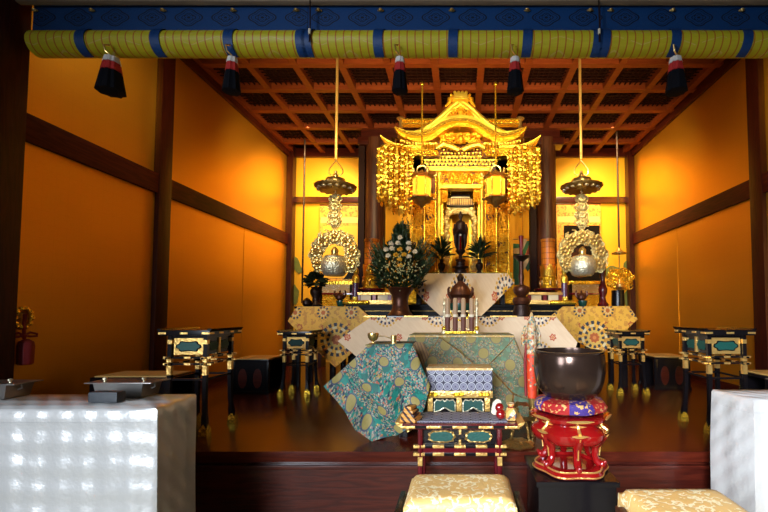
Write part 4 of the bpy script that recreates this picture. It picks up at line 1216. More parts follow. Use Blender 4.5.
# ================================================================== RAILINGS, OFFERING STANDS
YRl = 5.13
for s, xs_, lab in ((-1, (345, 392), 'gilt dais railing with a jewel finial post at the gold side cloth'), (1, (528, 574), 'gilt dais railing with a jewel finial post below the black scroll')):
    xp = 355.5 if s < 0 else 564.5
    t = T('dais_railing', lab, 'railing', (W(xp, 304, YRl).x, YRl, zA), 'gilt railings on the dais'); x_ = lambda px: W(px, 300, YRl).x-t.location.x
    z_ = lambda py: W(460, py, YRl).z-zA
    k = YRl/F
    P('post', lathe(B(), [(3.3*k, 0), (3.3*k, z_(296.5))], n=6), gold2, t)
    P('purple_sleeve', lathe(B(), [(3.0*k, z_(297)), (3.0*k, z_(282))], n=20), purple, t)
    P('finial', lathe(B(), [(3.4*k, z_(283)), (3.6*k, z_(279)), (3.0*k, z_(276)), (1.8*k, z_(275)), (2.0*k, z_(273.5)), (2.9*k, z_(271.5)), (2.4*k, z_(269)), (.9*k, z_(267.2)), (0, z_(265.5))], n=20), gold2, t)
    a, b = (xp+2, xs_[1]) if s < 0 else (xs_[0], xp-2)
    P('top_rail', box(B(), x_(a), x_(b), -.025, .025, z_(295), z_(292.4), .004), gilt, t)
    P('bottom_rail', box(B(), x_(a), x_(b), -.03, .03, z_(304.2), z_(300.3), .004), gilt, t)
    for c in ((a+b)/2-9, (a+b)/2+8): P('ivory_panel', box(B(), x_(c-5), x_(c+5), -.008, .008, z_(300.5), z_(295), .002), ivory, t)
    for c in ((a+b)/2-16, (a+b)/2-.5, (a+b)/2+15): P('red_strut', box(B(), x_(c-1.7), x_(c+1.7), -.014, .014, z_(300.5), z_(295)), redwax, t)
    x0, x1 = (x_(344), x_(370)) if s < 0 else (x_(549), x_(575))
    bm = B(); tube(bm, [(x0, -.045, .028), (x0+.03, -.045, .028), (x1-.03, -.045, .028), (x1, -.045, .028)], [.018, .032, .032, .018], 10); P('gilt_sill', bm, gold, t)
YO = 5.36
for px, lab in ((371, 'stack of orange sweets'), (548.5, 'stack of orange sweets')):
    where = 'beside the flower arrangement' if px < 400 else 'beside the candlestick'
    zb = W(px, 277, YO).z
    t = lathe_thing('offering_stand', 'gilt and maroon offering stand with petal rim ' + where, 'stand', px, YO, zA,
        [('foot', redlacq, [(6.5, 306), (6.5, 303), (3, 300), (2.4, 294), (3.5, 291.5)]), ('tray', redlacq, [(3, 292), (14, 290.6), (14.3, 289), (13.5, 288.6), (3, 289.4)]), ('pierced_drum', carved, [(7.6, 289), (8.2, 288), (8.0, 279), (9, 277.2), (8, 276.6)])], 'offering stands with sweets')
    for k in range(6):
        a = PI/3*k+.55; r = 7.6*YO/F; bm = B(); lo_, hi_ = [], []
        for q in range(9):
            d = -.52+1.04*q/8; e = 1-abs(d/.52)**2.2
            lo_.append(bm.verts.new((r*math.cos(a+d), r*math.sin(a+d), W(px, 277, YO).z-zA))); rr3 = r*(1.06+.06*e)
            hi_.append(bm.verts.new((rr3*math.cos(a+d), rr3*math.sin(a+d), W(px, 271.5-7*e, YO).z-zA)))
        for q in range(8): bm.faces.new((lo_[q], lo_[q+1], hi_[q+1], hi_[q]))
        bmesh.ops.solidify(bm, geom=bm.faces[:], thickness=.008); P('petal', bm, gold2, t)
        bm = B(); ball(bm, (8.3*YO/F*math.cos(a), 8.3*YO/F*math.sin(a), W(px, 283, YO).z-zA), .035, s=(.5, .5, 1.3)); P('drum_boss', bm, oldbrass, t)
    s_ = lathe_thing('sweets_tower', 'column of glossy orange sweets rising from the petal stand ' + where, 'sweets', px, YO, zb+.004, [('column', candy_m, [(6.6, 276.3), (6.8, 274), (6.8, 242), (7.3, 240.6), (7.3, 239.6), (6.4, 239.2)])], 'columns of sweets', n=28)
# ================================================================== GOLDEN SHRINE
YB_ = 5.56                                       # front plane of the body
SX = W(460.5, 250, YB_).x
sh_t = T('golden_shrine', 'ornate golden temple shrine with curved roof standing on the black dais', 'shrine', (0, YB_, zA))
k6 = YB_/F
sx = lambda px, Y=YB_: W(px, 200, Y).x
sz = lambda py, Y=YB_: W(460, py, Y).z-zA
def curve_pts(ctrl, n=60):
    """smooth line through (px offset, py) control points (Catmull-Rom)"""
    out = []; c = [ctrl[0]]+ctrl+[ctrl[-1]]
    for i in range(1, len(c)-2):
        p0, p1, p2, p3 = c[i-1:i+3]
        for j in range(8):
            t = j/8
            out.append(tuple(.5*((2*p1[q])+(-p0[q]+p2[q])*t+(2*p0[q]-5*p1[q]+4*p2[q]-p3[q])*t*t+(-p0[q]+3*p1[q]-3*p2[q]+p3[q])*t**3) for q in (0, 1)))
    out.append(ctrl[-1]); return out
def roofline(half):
    L = [(-x, y) for x, y in half if x > 0][::-1] + half
    return curve_pts(L)
def to_xz(pts, Y): return [((x)*Y/F, W(460.5, y, Y).z-zA) for x, y in pts]
Yr = 5.30
# karahafu (cusped gable) eave: layered mouldings
low = [(0, 124.5), (10, 125.8), (19, 130.5), (28, 137), (38, 140.3), (50, 139.2), (60, 135), (66, 128.5)]
mid = [(0, 121.0), (10, 122.0), (20, 126.5), (30, 133.0), (40, 136.2), (52, 135), (61, 131.2), (66.5, 127)]
mid2 = [(0, 118.0), (10, 118.8), (20, 122.2), (30, 128.4), (40, 132.2), (52, 131.8), (61, 129), (67, 126)]
top = [(0, 114.2), (10, 114.8), (20, 117.5), (30, 124.0), (41, 129.3), (53, 129.5), (62, 127.2), (67.5, 125)]
def layer(nm, lo, hi, y0, y1, m): 
    bm = B(); strip(bm, to_xz(roofline(lo), Yr), to_xz(roofline(hi), Yr), y0-YB_, y1-YB_); return P(nm, bm, m, sh_t, ang=50)
layer('eave_underside', low, mid, Yr+.05, Yr+.42, carved)
layer('eave_moulding', mid, mid2, Yr, Yr+.40, gold)
layer('eave_crest', mid2, top, Yr+.03, Yr+.36, gold2)
# triangular front roof sweeping up to the ornament
bm = B()
g_lo = [(-46, 131)]+[(-38, 128.2), (-30, 123.6), (-20, 116.8), (-10, 114), (0, 113.6), (10, 114), (20, 116.8), (30, 123.6), (38, 128.2)]+[(46, 131)]
g_hi = [(-46, 130), (-38, 126.2), (-30, 121), (-20, 113), (-10, 104), (0, 97.5), (10, 104), (20, 113), (30, 121), (38, 126.2), (46, 130)]
strip(bm, to_xz(g_lo, Yr), to_xz(g_hi, Yr), Yr+.10-YB_, Yr+.34-YB_); P('gable_face', bm, gold, sh_t)
for s in (-1, 1):
    ph = [(s*x, y) for x, y in [(0, 97.2), (10, 104), (20, 113), (30, 121), (38, 126.2), (47, 130.4)]]
    bm = B(); v = [Vector((x, Yr+.08-YB_, z)) for x, z in to_xz(curve_pts(ph), Yr)]; tube(bm, v, .030, 8)
    tube(bm, [q+Vector((0, .02, -.045)) for q in v], .016, 6); P('bargeboard', bm, gold2, sh_t)
    rr_ = [(s*x, y) for x, y in [(2, 100), (12, 105.6), (22, 114.5), (32, 122), (47, 131)]]
    bm = B(); lo_ = to_xz(curve_pts(rr_), Yr); hi_ = [(x, z+.012) for x, z in lo_]; strip(bm, lo_, hi_, Yr+.1-YB_, Yr+.95-YB_); P('roof_slope', bm, gold, sh_t)
def arab(bm, x0, x1, z0, z1, y, n, r=.02, seed=1):
    """dense carved scrollwork in low relief"""
    q = random.Random(seed)
    for _ in range(n):
        cx, cz = q.uniform(x0, x1), q.uniform(z0, z1); s = q.choice((-1, 1)); R = q.uniform(.7, 1.3)*r; a0 = q.uniform(0, 6.3)
        pts = []
        for i in range(7):
            t = i/6; a = a0+s*t*4.6; rr2 = R*(1-.62*t)*1.5
            pts.append((min(max(cx+rr2*math.cos(a), x0), x1), y-q.uniform(0, .012)-.012*math.sin(PI*t), min(max(cz+rr2*math.sin(a), z0), z1)))
        tube(bm, pts, [r*.16, r*.26, r*.30, r*.30, r*.28, r*.3, r*.38], 5)
    return bm
zg = lambda py: sz(py, Yr)
bm = B(); arab(bm, -.16, .16, zg(113), zg(106.5), Yr+.09-YB_, 16, .03, 3); ball(bm, (0, Yr+.08-YB_, zg(109.5)), .035, s=(1, .4, 1.3)); P('gable_carving', bm, carved, sh_t)
# finial
bm = B(); w = .085
box(bm, -w, w, Yr+.0-YB_, Yr+.16-YB_, zg(99), zg(92.2), .01); box(bm, -w*1.25, w*1.25, Yr-.02-YB_, Yr+.18-YB_, zg(99.5), zg(97.6), .008)
for c in (-1, -.33, .33, 1): tube(bm, [(c*w*.85, Yr+.07-YB_, zg(93)), (c*w*.9, Yr+.07-YB_, zg(89.3))], [.022, .018], 8); ball(bm, (c*w*.9, Yr+.07-YB_, zg(89.6)), .022)
P('ridge_end_tile', bm, gold2, sh_t)
for s in (-1, 1):
    bm = B()
    for i in range(9): a = i*.62; ball(bm, (s*(.115+.035*math.cos(a)), Yr+.05-YB_+.01*(i % 2), zg(98.5)+.012*i-.02), .027-.001*i, s=(1, .7, 1))
    tube(bm, [(s*.10, Yr+.06-YB_, zg(95)), (s*.15, Yr+.05-YB_, zg(97)), (s*.155, Yr+.05-YB_, zg(101)), (s*.20, Yr+.06-YB_, zg(104.5))], [.02, .028, .026, .012], 8); P('ridge_scroll', bm, carved, sh_t)
# cross ridge behind
Yk = Yr+.55; zk6 = lambda py: sz(py, Yk)
bm = B(); hx = 59.5*Yk/F; box(bm, -hx, hx, Yk-.05-YB_, Yk+.05-YB_, zk6(121.6), zk6(120.3)); box(bm, -hx, hx, Yk-.05-YB_, Yk+.05-YB_, zk6(125.8), zk6(124.4))
n = 26
for i in range(n): 
    x = -hx+2*hx*(i+.5)/n; tube(bm, [(x-.03, Yk-YB_, zk6(125)), (x+.03, Yk-YB_, zk6(121))], .012, 5); tube(bm, [(x+.03, Yk-YB_+.01, zk6(125)), (x-.03, Yk-YB_+.01, zk6(121))], .012, 5)
P('pierced_ridge', bm, gold, sh_t)
for s in (-1, 1):
    bm = B(); x = s*(hx+.02); tube(bm, [(x, Yk-YB_, zk6(128)), (x, Yk-YB_, zk6(121)), (x+s*.01, Yk-YB_, zk6(119))], [.03, .028, .04], 8); ball(bm, (x, Yk-YB_, zk6(118.6)), .05, s=(1.3, 1, .5)); P('ridge_cap', bm, brass, sh_t)
# main slopes and the lower wide roof
def wing(nm, lo, hi, y0, y1, m):
    for s in (-1, 1):
        bm = B(); strip(bm, to_xz(curve_pts([(s*x, y) for x, y in lo]), Yr), to_xz(curve_pts([(s*x, y) for x, y in hi]), Yr), y0-YB_, y1-YB_); P(nm, bm, m, sh_t, ang=50)
wing('main_roof_wing', [(36, 136), (50, 137), (60, 134), (67.5, 127.2)], [(36, 128), (50, 131), (60, 129), (68.5, 124.6)], Yr+.06, Yr+.95, gold)
wing('lower_roof_wing', [(40, 152), (56, 150), (68, 145.5), (77, 139.5), (82, 134.5)], [(40, 143), (56, 143), (66, 141.5), (76, 137), (83.2, 132)], Yr+.14, Yr+1.1, gold)
wing('lower_roof_edge', [(40, 144.5), (56, 144.5), (66, 142.6), (76, 138), (83, 133)], [(40, 142), (56, 142), (66, 140.3), (76, 136), (83.6, 131.2)], Yr+.10, Yr+.20, gold2)
wing('lower_roof_soffit', [(38, 168), (56, 164), (68, 157), (76, 148)], [(38, 150), (56, 149), (68, 145), (78, 139)], Yr+.30, Yr+1.0, carved)
bm = B(); hx = 62*Yr/F; box(bm, -hx*1.16, hx*1.16, Yr+.55-YB_, Yr+.75-YB_, zg(139), zg(133.5)); P('roof_plate', bm, gold, sh_t)
# rafter ends under the eaves
for s in (-1, 1):
    bm = B()
    for i in range(13):
        x = s*(25+i*3.0)*Yr/F; zz_ = zg(141.6-(max(0, i-8))*.75); box(bm, x-.013, x+.013, Yr+.06-YB_, Yr+.3-YB_, zz_-.016, zz_+.016)
    P('rafter_ends', bm, gold2, sh_t, flat=True)
    bm = B(); x0, x1 = sorted((s*22*Yr/F, s*54*Yr/F)); box(bm, x0, x1, Yr+.20-YB_, Yr+.34-YB_, zg(151), zg(143)); P('eave_board', bm, shadelacq, sh_t)
    bm = B(); arab(bm, x0+.02, x1-.02, zg(150.5), zg(143.5), Yr+.195-YB_, 26, .032, 40+s); P('eave_carving', bm, gold, sh_t)
# dragon carving in the arch
bm = B(); arab(bm, -.27, .27, zg(138.5), zg(128.5), Yr+.16-YB_, 70, .035, 5)
for i in range(12): a = i*.55; ball(bm, (.24*math.cos(a)*(1-i*.05), Yr+.13-YB_, zg(132)+.03*math.sin(a*2)), .04, s=(1.2, .6, .8))
ball(bm, (0, Yr+.1-YB_, zg(136.5)), .055, s=(1, .8, 1.1)); P('dragon_carving', bm, carved, sh_t)
bm = B(); strip(bm, to_xz([(-28, 146), (0, 146), (28, 146)], Yr), to_xz([(-24, 134), (0, 126), (24, 134)], Yr), Yr+.24-YB_, Yr+.36-YB_); P('arch_back', bm, shadelacq, sh_t)
bm = B()
for s in (-1, 1): 
    v = [(s*2*k6, Yr+.14-YB_, zg(145.5)), (s*10*k6, Yr+.12-YB_, zg(142.5)), (s*17*k6, Yr+.12-YB_, zg(140.5)), (s*24*k6, Yr+.14-YB_, zg(144))]; tube(bm, v, [.035, .045, .045, .03], 8)
P('rainbow_beam', bm, gold2, sh_t)
# bracket tiers
Yb = 5.48; zb6 = lambda py: sz(py, Yb)
bm = B(); box(bm, -49*Yb/F, 49*Yb/F, Yb+.12-YB_, Yb+.2-YB_, zb6(170), zb6(144)); P('bracket_board', bm, gapshade, sh_t)
for r_ in range(6):
    y = 148.5+r_*3.3; hw = (46-r_*2.5)*Yb/F; n = 27-2*r_ if r_ % 2 == 0 else 26-2*r_
    bm = B(); dep = .10-.016*r_
    for i in range(n):
        x = -hx*0-hw+2*hw*(i+.5)/n; c = Yb+.12-dep-YB_
        box(bm, x-hw/n*.55, x+hw/n*.55, c, Yb+.14-YB_, zb6(y+.9), zb6(y-.6))
    box(bm, -hw, hw, Yb+.12-dep*.5-YB_, Yb+.14-YB_, zb6(y+2.2), zb6(y+1.8))
    P('bracket_tier', bm, gold2, sh_t, flat=True)
# beams and carved frieze
def bar(nm, m, x0, x1, y0, y1, d0, d1, bev=.008):
    bm = B(); box(bm, x0*k6, x1*k6, d0, d1, sz(y1), sz(y0), bev); return P(nm, bm, m, sh_t)
bar('beam', gold2, -32, 32, 168.5, 172.2, -.06, .12)
bar('frieze_board', shadelacq, -23, 23, 172, 185, .02, .1)
bm = B(); arab(bm, -22*k6, 22*k6, sz(184), sz(173), .02, 62, .038, 8)
for c in (-9, 9): ball(bm, (c*k6, -.0, sz(180)), .06, s=(.8, .5, 1.2))
P('frieze_carving', bm, carved, sh_t)
bar('lower_beam', gold2, -21, 21, 185, 189, -.04, .12)
for s in (-1, 1):
    bar('side_panel_board', shadelacq, *sorted((s*24, s*50)), 170, 273, .10, .2)
    for x0, x1, sd in ((26.5, 35.2, 11), (39.5, 48.5, 12)):
        a, b = sorted((s*x0*k6, s*x1*k6)); bm = B(); arab(bm, a, b, sz(272), sz(192), .10, 105, .040, sd); P('carved_panel', bm, carved, sh_t)
    for c, r, nm in ((21.7, 2.1, 'pillar'), (36.8, 1.5, 'slender_pillar'), (25.3, .8, 'slender_pillar'), (49.4, .9, 'slender_pillar')):
        bm = B(); rr2 = r*k6
        lathe(bm, [(rr2*1.35, sz(273.5)), (rr2*1.35, sz(270)), (rr2, sz(268)), (rr2, sz(186)), (rr2*1.3, sz(184)), (rr2*1.3, sz(172))], (s*c*k6, .03 if r > 2 else .08, 0), 16); P(nm, bm, gold2 if r > 2 else gold, sh_t)
    bm = B(); prism(bm, [(s*x*k6, sz(y)) for x, y in [(20, 189), (14.5, 189), (12.5, 193), (15.5, 200), (20, 204)]], .04, .1); arab(bm, *sorted((s*13.5*k6, s*20*k6)), sz(201), sz(190), .05, 22, .035, 21); P('corner_bracket', bm, carved, sh_t)
    # reveal of the niche and its openwork arch
    bar('niche_side', gold, *sorted((s*18, s*21)), 189, 273, .1, .62)
    bm = B()
    for i in range(19): a = 203+i*3.6; ball(bm, (s*(14.4+1.2*math.sin(i*2.1)-max(0, (210-a)*.35))*k6, .30, sz(a)), .034, s=(1.1, .6, .9)); ball(bm, (s*(15.8-1.0*math.sin(i*1.7)-max(0, (210-a)*.35))*k6, .31, sz(a+1.8)), .026)
    P('niche_carving', bm, palegold, sh_t)
    bar('niche_pilaster', gold2, *sorted((s*9.2, s*12.6)), 209, 273, .52, .60)
bar('niche_back', backgold, -21, 21, 186, 275, .62, .66)
bm = B()
for i in range(13): a = PI*i/12; ball(bm, (11*k6*math.cos(a), .32, sz(207)+5.5*k6*math.sin(a)*1.0), .04, s=(1, .6, 1))
arab(bm, -7*k6, 7*k6, sz(208), sz(203), .33, 30, .035, 31); P('niche_crown', bm, palegold, sh_t)
# small dark roof inside the niche
bm = B(); strip(bm, [(x*k6, sz(y)) for x, y in [(-14.5, 200.8), (-8, 201.5), (8, 201.5), (14.5, 200.8)]], [(x*k6, sz(y)) for x, y in [(-10.3, 193.3), (-7, 193.0), (7, 193), (10.3, 193.3)]], .22, .5); P('inner_roof', bm, darkbronze, sh_t)
bar('inner_ridge', darkbronze, -9.8, 9.8, 189.3, 192.2, .24, .40); bar('inner_ridge_line', silver, -10.2, 10.2, 192.2, 193.4, .22, .42)
bm = B()
for i in range(15): box(bm, (-13.5+i*1.93)*k6-.007, (-13.5+i*1.93)*k6+.007, .20, .24, sz(200.6), sz(194.5)); 
P('inner_roof_ribs', bm, oldbrass, sh_t)
bar('body_back', gold, -50, 50, 150, 275, .66, .7); 
for s in (-1, 1): bar('side_wall', carved, *sorted((s*49, s*51)), 150, 274, .12, .68)
bar('base_step', gold, -52, 52, 272.5, 279, -.04, .66); bar('base_plinth', carved, -54, 54, 279, 303.7, -.02, .68)

# ================================================================== STATUE, VASES ON THE SHELF
zS = zH-.001
YSt = YH+.13
bt = lathe_thing('statue_pedestal', 'tiered dark bronze pedestal under the standing statue', 'pedestal', 460.5, YSt, zS,
   [('base', darkbronze, [(6.6, 273), (6.6, 270.6), (5, 270), (5.6, 268.6), (8, 267.6), (8, 266.6), (4.6, 266), (4.4, 262.5)]), ('lotus', bronze, [(2.6, 263), (5.2, 261), (4.6, 259.6), (2, 258.6), (1.6, 255.5), (3, 254)]), ('saucer', darkbronze, [(2.6, 254.4), (5.2, 251.4), (5.0, 250.4), (0, 250.9)])])
zt2 = W(460.5, 250.6, YSt).z
t = T('buddha_statue', 'dark standing robed statue with topknot before the golden niche', 'statue', (bt.location.x, YSt, zt2)); ks = YSt/F
zq = lambda py: W(460.5, py, YSt).z-zt2
prof = [(.0, 250.6), (4.0, 250.5), (4.3, 248), (4.0, 243), (4.3, 236), (4.9, 230), (5.3, 226), (5.2, 223.6), (4.2, 222), (2.2, 221), (1.25, 220.2), (1.3, 219.2), (1.9, 217.6), (2.1, 216), (1.75, 214.3), (1.1, 213.2), (.9, 212.6), (.75, 211.8), (0, 211.2)]
bm = B(); lathe(bm, [(r*ks, max(zq(y), 0)) for r, y in prof], n=24, sq=lambda a: (abs(math.cos(a))**2.5+abs(.72*math.sin(a))**2.5)**.4 if True else 1)
for s in (-1, 1):
    ball(bm, (s*1.95*ks, 0, zq(216)), .012, s=(.4, .7, 1.4))                                   # ears
    ball(bm, (s*.75*ks, -1.42*ks, zq(216.4)), .006, s=(1.3, .6, .6), u=8, v=6)                # eyelids
ball(bm, (0, -1.62*ks, zq(217.0)), .007, s=(.7, 1, 1.3), u=8, v=6); ball(bm, (0, -1.46*ks, zq(218.2)), .007, s=(1.3, .5, .45), u=8, v=6)
P('body', bm, darkbronze, t)
for s in (-1, 1):
    bm = B(); tube(bm, [(s*4.7*ks, 0, zq(224.5)), (s*5.6*ks, -.01, zq(230)), (s*5.0*ks, -.05, zq(235.5)), (s*2.4*ks, -.085, zq(233)), (s*.5*ks, -.10, zq(231))], [.025, .03, .03, .02, .016], 10)
    tube(bm, [(s*4.6*ks, -.05, zq(235)), (s*4.9*ks, -.05, zq(243)), (s*4.3*ks, -.045, zq(249))], [.03, .022, .008], 8); P('sleeve', bm, darkbronze, t)
bm = B(); tube(bm, [(0, -3.3*ks, zq(236)), (0, -3.6*ks, zq(240)), (0, -3.8*ks, zq(250))], [.008, .013, .017], 8); P('red_sash', bm, vermil, t)
bm = B(); ball(bm, (0, -3.4*ks, zq(235.6)), .015); P('white_clasp', bm, cream, t)
for px, lab in ((441.5, 'small dark vase of green leaves standing left hand side of the dark statue'), (479.5, 'small dark vase of spreading green leaves beside the statue, nearer the red candle')):
    lathe_thing('leaf_vase', lab.replace(' left hand side of', ' beside').replace('standing beside the dark statue', 'beside the statue, nearer the big flowers'), 'vase', px, YSt, zS,
      [('vase', darkbronze, [(2.6, 273), (2.4, 271.6), (1.8, 270.8), (3.4, 267.8), (4.0, 265), (3.2, 263.4), (1.9, 262.4), (1.8, 260.5), (2.6, 259.6), (1.6, 260)])])
    o0 = Vector((W(px, 260, YSt).x, YSt, W(px, 260, YSt).z))
    fl = T('leaf_bunch', 'spray of dark green leaves in the small vase ' + ('nearer the big flowers' if px < 460 else 'nearer the red candle'), 'leaves', o0)
    bm = B(); sp = 1.0 if px < 460 else 1.25
    for i in range(64):
        f = rnd.random(); a = rnd.uniform(-1, 1)
        st_ = Vector((a*.05*sp, rnd.uniform(-.03, .03), .02+f*.16)); d = Vector((a*1.1*sp+rnd.uniform(-.5, .5), rnd.uniform(-.8, .5), .25+f*1.1))
        leafblade(bm, st_, d, rnd.uniform(.10, .19)*(1.15-.4*f), .017, .5)
    for i in range(6): leafblade(bm, (rnd.uniform(-.02, .02), 0, .16), (rnd.uniform(-.35, .35), rnd.uniform(-.2, .2), 1), .17 if px < 460 else .2, .016, .2)
    P('leaves', bm, leaf_m, fl, kind='stuff')
    bm = B(); tube(bm, [(0, 0, -.02), (0.01, 0, .2)], .007, 6); P('stem', bm, leaf_m, fl)
# ================================================================== HANGING ORNAMENTS
def rod(bm, x, y, z0, z1, r=.009): tube(bm, [(x, y, z0), (x, y, z1)], r, 8)
def scroll_ring(bm, pts, r, n, seed):
    q = random.Random(seed)
    for _ in range(n):
        c = q.choice(pts); a0 = q.uniform(0, 6.3); s = q.choice((-1, 1))
        c = Vector(c)+Vector((q.uniform(-1, 1), 0, q.uniform(-1, 1)))*r*1.6
        tube(bm, [c+Vector((r*1.5*(1-.6*t)*math.cos(a0+s*t*4.5), -.012*math.sin(PI*t)+q.uniform(-.012, .012), r*1.5*(1-.6*t)*math.sin(a0+s*t*4.5))) for t in (0, .2, .4, .6, .8, 1)], [r*.22, r*.3, r*.34, r*.34, r*.36, r*.42], 5)
YL = 4.5
def big_lantern(px, lab):
    t = T('hanging_lantern', lab, 'lantern', (W(px, 300, YL).x, YL, W(px, 276, YL).z), 'hanging openwork lamps on gilt rods'); z = lambda py: W(460, py, YL).z-t.location.z; k = YL/F
    bm = B(); rod(bm, 0, 0, z(159.5), ZC-t.location.z, .016); P('rod', bm, gilt, t)
    bm = B(); tube(bm, [(0, 0, z(160)), (-.018, 0, z(162.5)), (-.05, 0, z(166)), (-.075, 0, z(169)), (-.078, 0, z(173)), (-.05, 0, z(175.5)), (-.02, 0, z(174))], .006, 6)
    tube(bm, [(0, 0, z(160)), (.018, 0, z(162.5)), (.05, 0, z(166)), (.075, 0, z(169)), (.078, 0, z(173)), (.05, 0, z(175.5)), (.02, 0, z(174))], .006, 6); P('trefoil_bail', bm, brass, t)
    bm = B(); lathe(bm, [(1.5*k, z(180)), (2.6*k, z(176.5)), (2.2*k, z(174.5)), (1.2*k, z(173)), (1.6*k, z(171.7)), (0, z(170.5))], n=16); P('bud', bm, brass, t)
    bm = B(); lathe(bm, [(10.5*k, z(184.5)), (10.4*k, z(182)), (9.4*k, z(179.2)), (6.5*k, z(178)), (0, z(177.6))], n=32); P('dome', bm, brass, t)
    bm = B(); lathe(bm, [(3*k, z(191)), (12*k, z(191.6)), (18*k, z(189.8)), (20.6*k, z(187.6)), (21*k, z(186.2)), (19*k, z(185.8)), (14*k, z(184.2)), (9*k, z(183.6)), (0, z(183.4))], n=48, wob=lambda a, i: 1+.018*math.sin(a*16)*(1 if i > 1 else 0)); P('brim', bm, oldbrass, t)
    bm = B()
    for i in range(16): a = 2*PI*i/16; ball(bm, (17*k*math.cos(a), 17*k*math.sin(a), z(189.8)), .026, s=(1, 1, .5), u=8, v=6)
    P('brim_carving', bm, silver, t)
    bm = B()
    for c_, w_ in ((199, 6.2), (207, 6.8), (215, 6.4), (222.5, 5.2)):
        tube(bm, [(w_*k*math.cos(a), 0, z(c_)+4.4*k*math.sin(a)) for a in [2*PI*i/20 for i in range(20)]], .009, 6, True)
        scroll_ring(bm, [(dx_*k, 0, z(c_)) for dx_ in (-2.5, 0, 2.5)], .022, 16, int(c_))
        for i in range(6): a = PI/3*i; ball(bm, (2.6*k*math.cos(a), -.025, z(c_)+2.2*k*math.sin(a)), .020, s=(1, .5, 1), u=8, v=6)
    tube(bm, [(-4*k, 0, z(225)), (-2*k, 0, z(228.5)), (0, 0, z(231)), (2*k, 0, z(228.5)), (4*k, 0, z(225))], .010, 6)
    rod(bm, 0, 0, z(234), z(190), .008); P('openwork_plaque', bm, palegold, t)
    bm = B(); pts = []; zc2 = z(255.5)
    for i in range(33):
        a = -.62+(PI+1.24)*i/32; c = (18.2*k*math.cos(a), 0, zc2+18.6*k*math.sin(a)); pts.append(c)
    scroll_ring(bm, pts, .030, 260, 9)
    for f_ in (1.30, .70): tube(bm, [(p[0]*f_, 0, (p[2]-zc2)*f_+zc2) for p in pts], .009, 6)
    P('openwork_wreath', bm, palegold, t)
    for i in (1, 6, 11, 16, 21, 26, 31):
        bm = B(); p = pts[i]
        for j in range(7):
            a = 2*PI*j/7; ball(bm, (p[0]+.046*math.cos(a), -.03, p[2]+.046*math.sin(a)), .024, s=(1, .5, 1), u=8, v=6)
        ball(bm, (p[0], -.035, p[2]), .02, u=8, v=6)
        P('wreath_flower', bm, brass, t)
    bm = B(); lathe(bm, [(8.6*k, 0), (10.6*k, .014), (12.6*k, z(270)), (13.5*k, z(266.5)), (13.2*k, z(263)), (11.6*k, z(259.5)), (10.4*k, z(258)), (10.6*k, z(257.2)), (9.6*k, z(256.8))], n=48, wob=lambda a, i: 1+.014*math.sin(a*24)); P('pot', bm, silver, t)
    bm = B(); lathe(bm, [(10.2*k, z(257.6)), (9.8*k, z(256.2)), (6*k, z(255.4)), (3.5*k, z(254.6)), (3.4*k, z(252.6)), (3.8*k, z(250.6)), (2.8*k, z(248.8)), (1.5*k, z(247.4)), (0, z(246.4))], n=24); P('lid', bm, brass, t)
    bm = B()
    for s in (-1, 1): tube(bm, [(s*13.4*k, 0, z(264)), (s*15.2*k, 0, z(266)), (s*13.2*k, 0, z(268.5))], .012, 6)
    P('lug', bm, brass, t)
big_lantern(334, 'large brass hanging lamp with openwork wreath before the plain gold alcove nearer the big flowers')
big_lantern(583, 'large brass hanging lamp with openwork wreath before the black hanging scroll')

Yq = 5.16
pane_m = mat('lit_lantern_pane', lambda: mix(noise(vec(), 30, 3), (.92, .50, .02), (1., .62, .04)), rough=.4, metal=.3, emit=(1., .52, .04), estr=.85)
def small_lantern(px, lab):
    t = T('hexagonal_lantern', lab, 'lantern', (W(px, 300, Yq).x, Yq, W(px, 208, Yq).z), 'hexagonal gold lanterns before the shrine'); z = lambda py: W(460, py, Yq).z-t.location.z; k = Yq/F
    bm = B(); rod(bm, 0, 0, z(166), ZC-t.location.z, .011); ball(bm, (0, 0, ZC-t.location.z-.03), .025); P('rod', bm, gold, t)
    bm = B(); tube(bm, [(5*k*math.cos(a), 0, z(170)+4.4*k*math.sin(a)) for a in [2*PI*i/24 for i in range(24)]], .009, 6, True); P('ring', bm, brass, t)
    bm = B(); lathe(bm, [(11*k, z(178.4)), (13.6*k, z(176.6)), (12*k, z(176.3)), (8.5*k, z(174.6)), (4.5*k, z(172.4)), (1.5*k, z(170.8)), (0, z(169))], n=6)
    for i in range(6): a = PI/3*i; tube(bm, [(11*k*math.cos(a), 11*k*math.sin(a), z(176.6)), (14*k*math.cos(a), 14*k*math.sin(a), z(175.5)), (15*k*math.cos(a), 15*k*math.sin(a), z(173)), (13.6*k*math.cos(a), 13.6*k*math.sin(a), z(172.4))], [.02, .02, .014, .008], 6)
    P('roof', bm, oldbrass, t)
    for i in range(6):
        a0, a1 = PI/3*i, PI/3*(i+1); r = 8.6*k
        bm = B(); vs = [bm.verts.new((r*math.cos(a), r*math.sin(a), z(py))) for a, py in ((a0, 196.6), (a1, 196.6), (a1, 178.6), (a0, 178.6))]; bm.faces.new(vs); bmesh.ops.solidify(bm, geom=bm.faces[:], thickness=.006); P('pane', bm, pane_m, t, flat=True)
        bm = B(); rod(bm, r*math.cos(a0), r*math.sin(a0), z(197), z(178), .012); P('corner_post', bm, gold2, t)
    bm = B(); lathe(bm, [(0, 0), (2*k, z(207)), (4*k, z(204.6)), (7.5*k, z(202.6)), (10*k, z(200.2)), (12.8*k, z(198.4)), (11*k, z(197.4)), (8.8*k, z(196.6)), (0, z(196.4))], n=6)
    for i in range(6): a = PI/3*i; ball(bm, (12.3*k*math.cos(a), 12.3*k*math.sin(a), z(199)), .03, s=(1, 1, .7))
    P('base', bm, oldbrass, t)
small_lantern(421.3, 'hexagonal gold lantern on a thin rod before the shrine, nearer the big flowers')
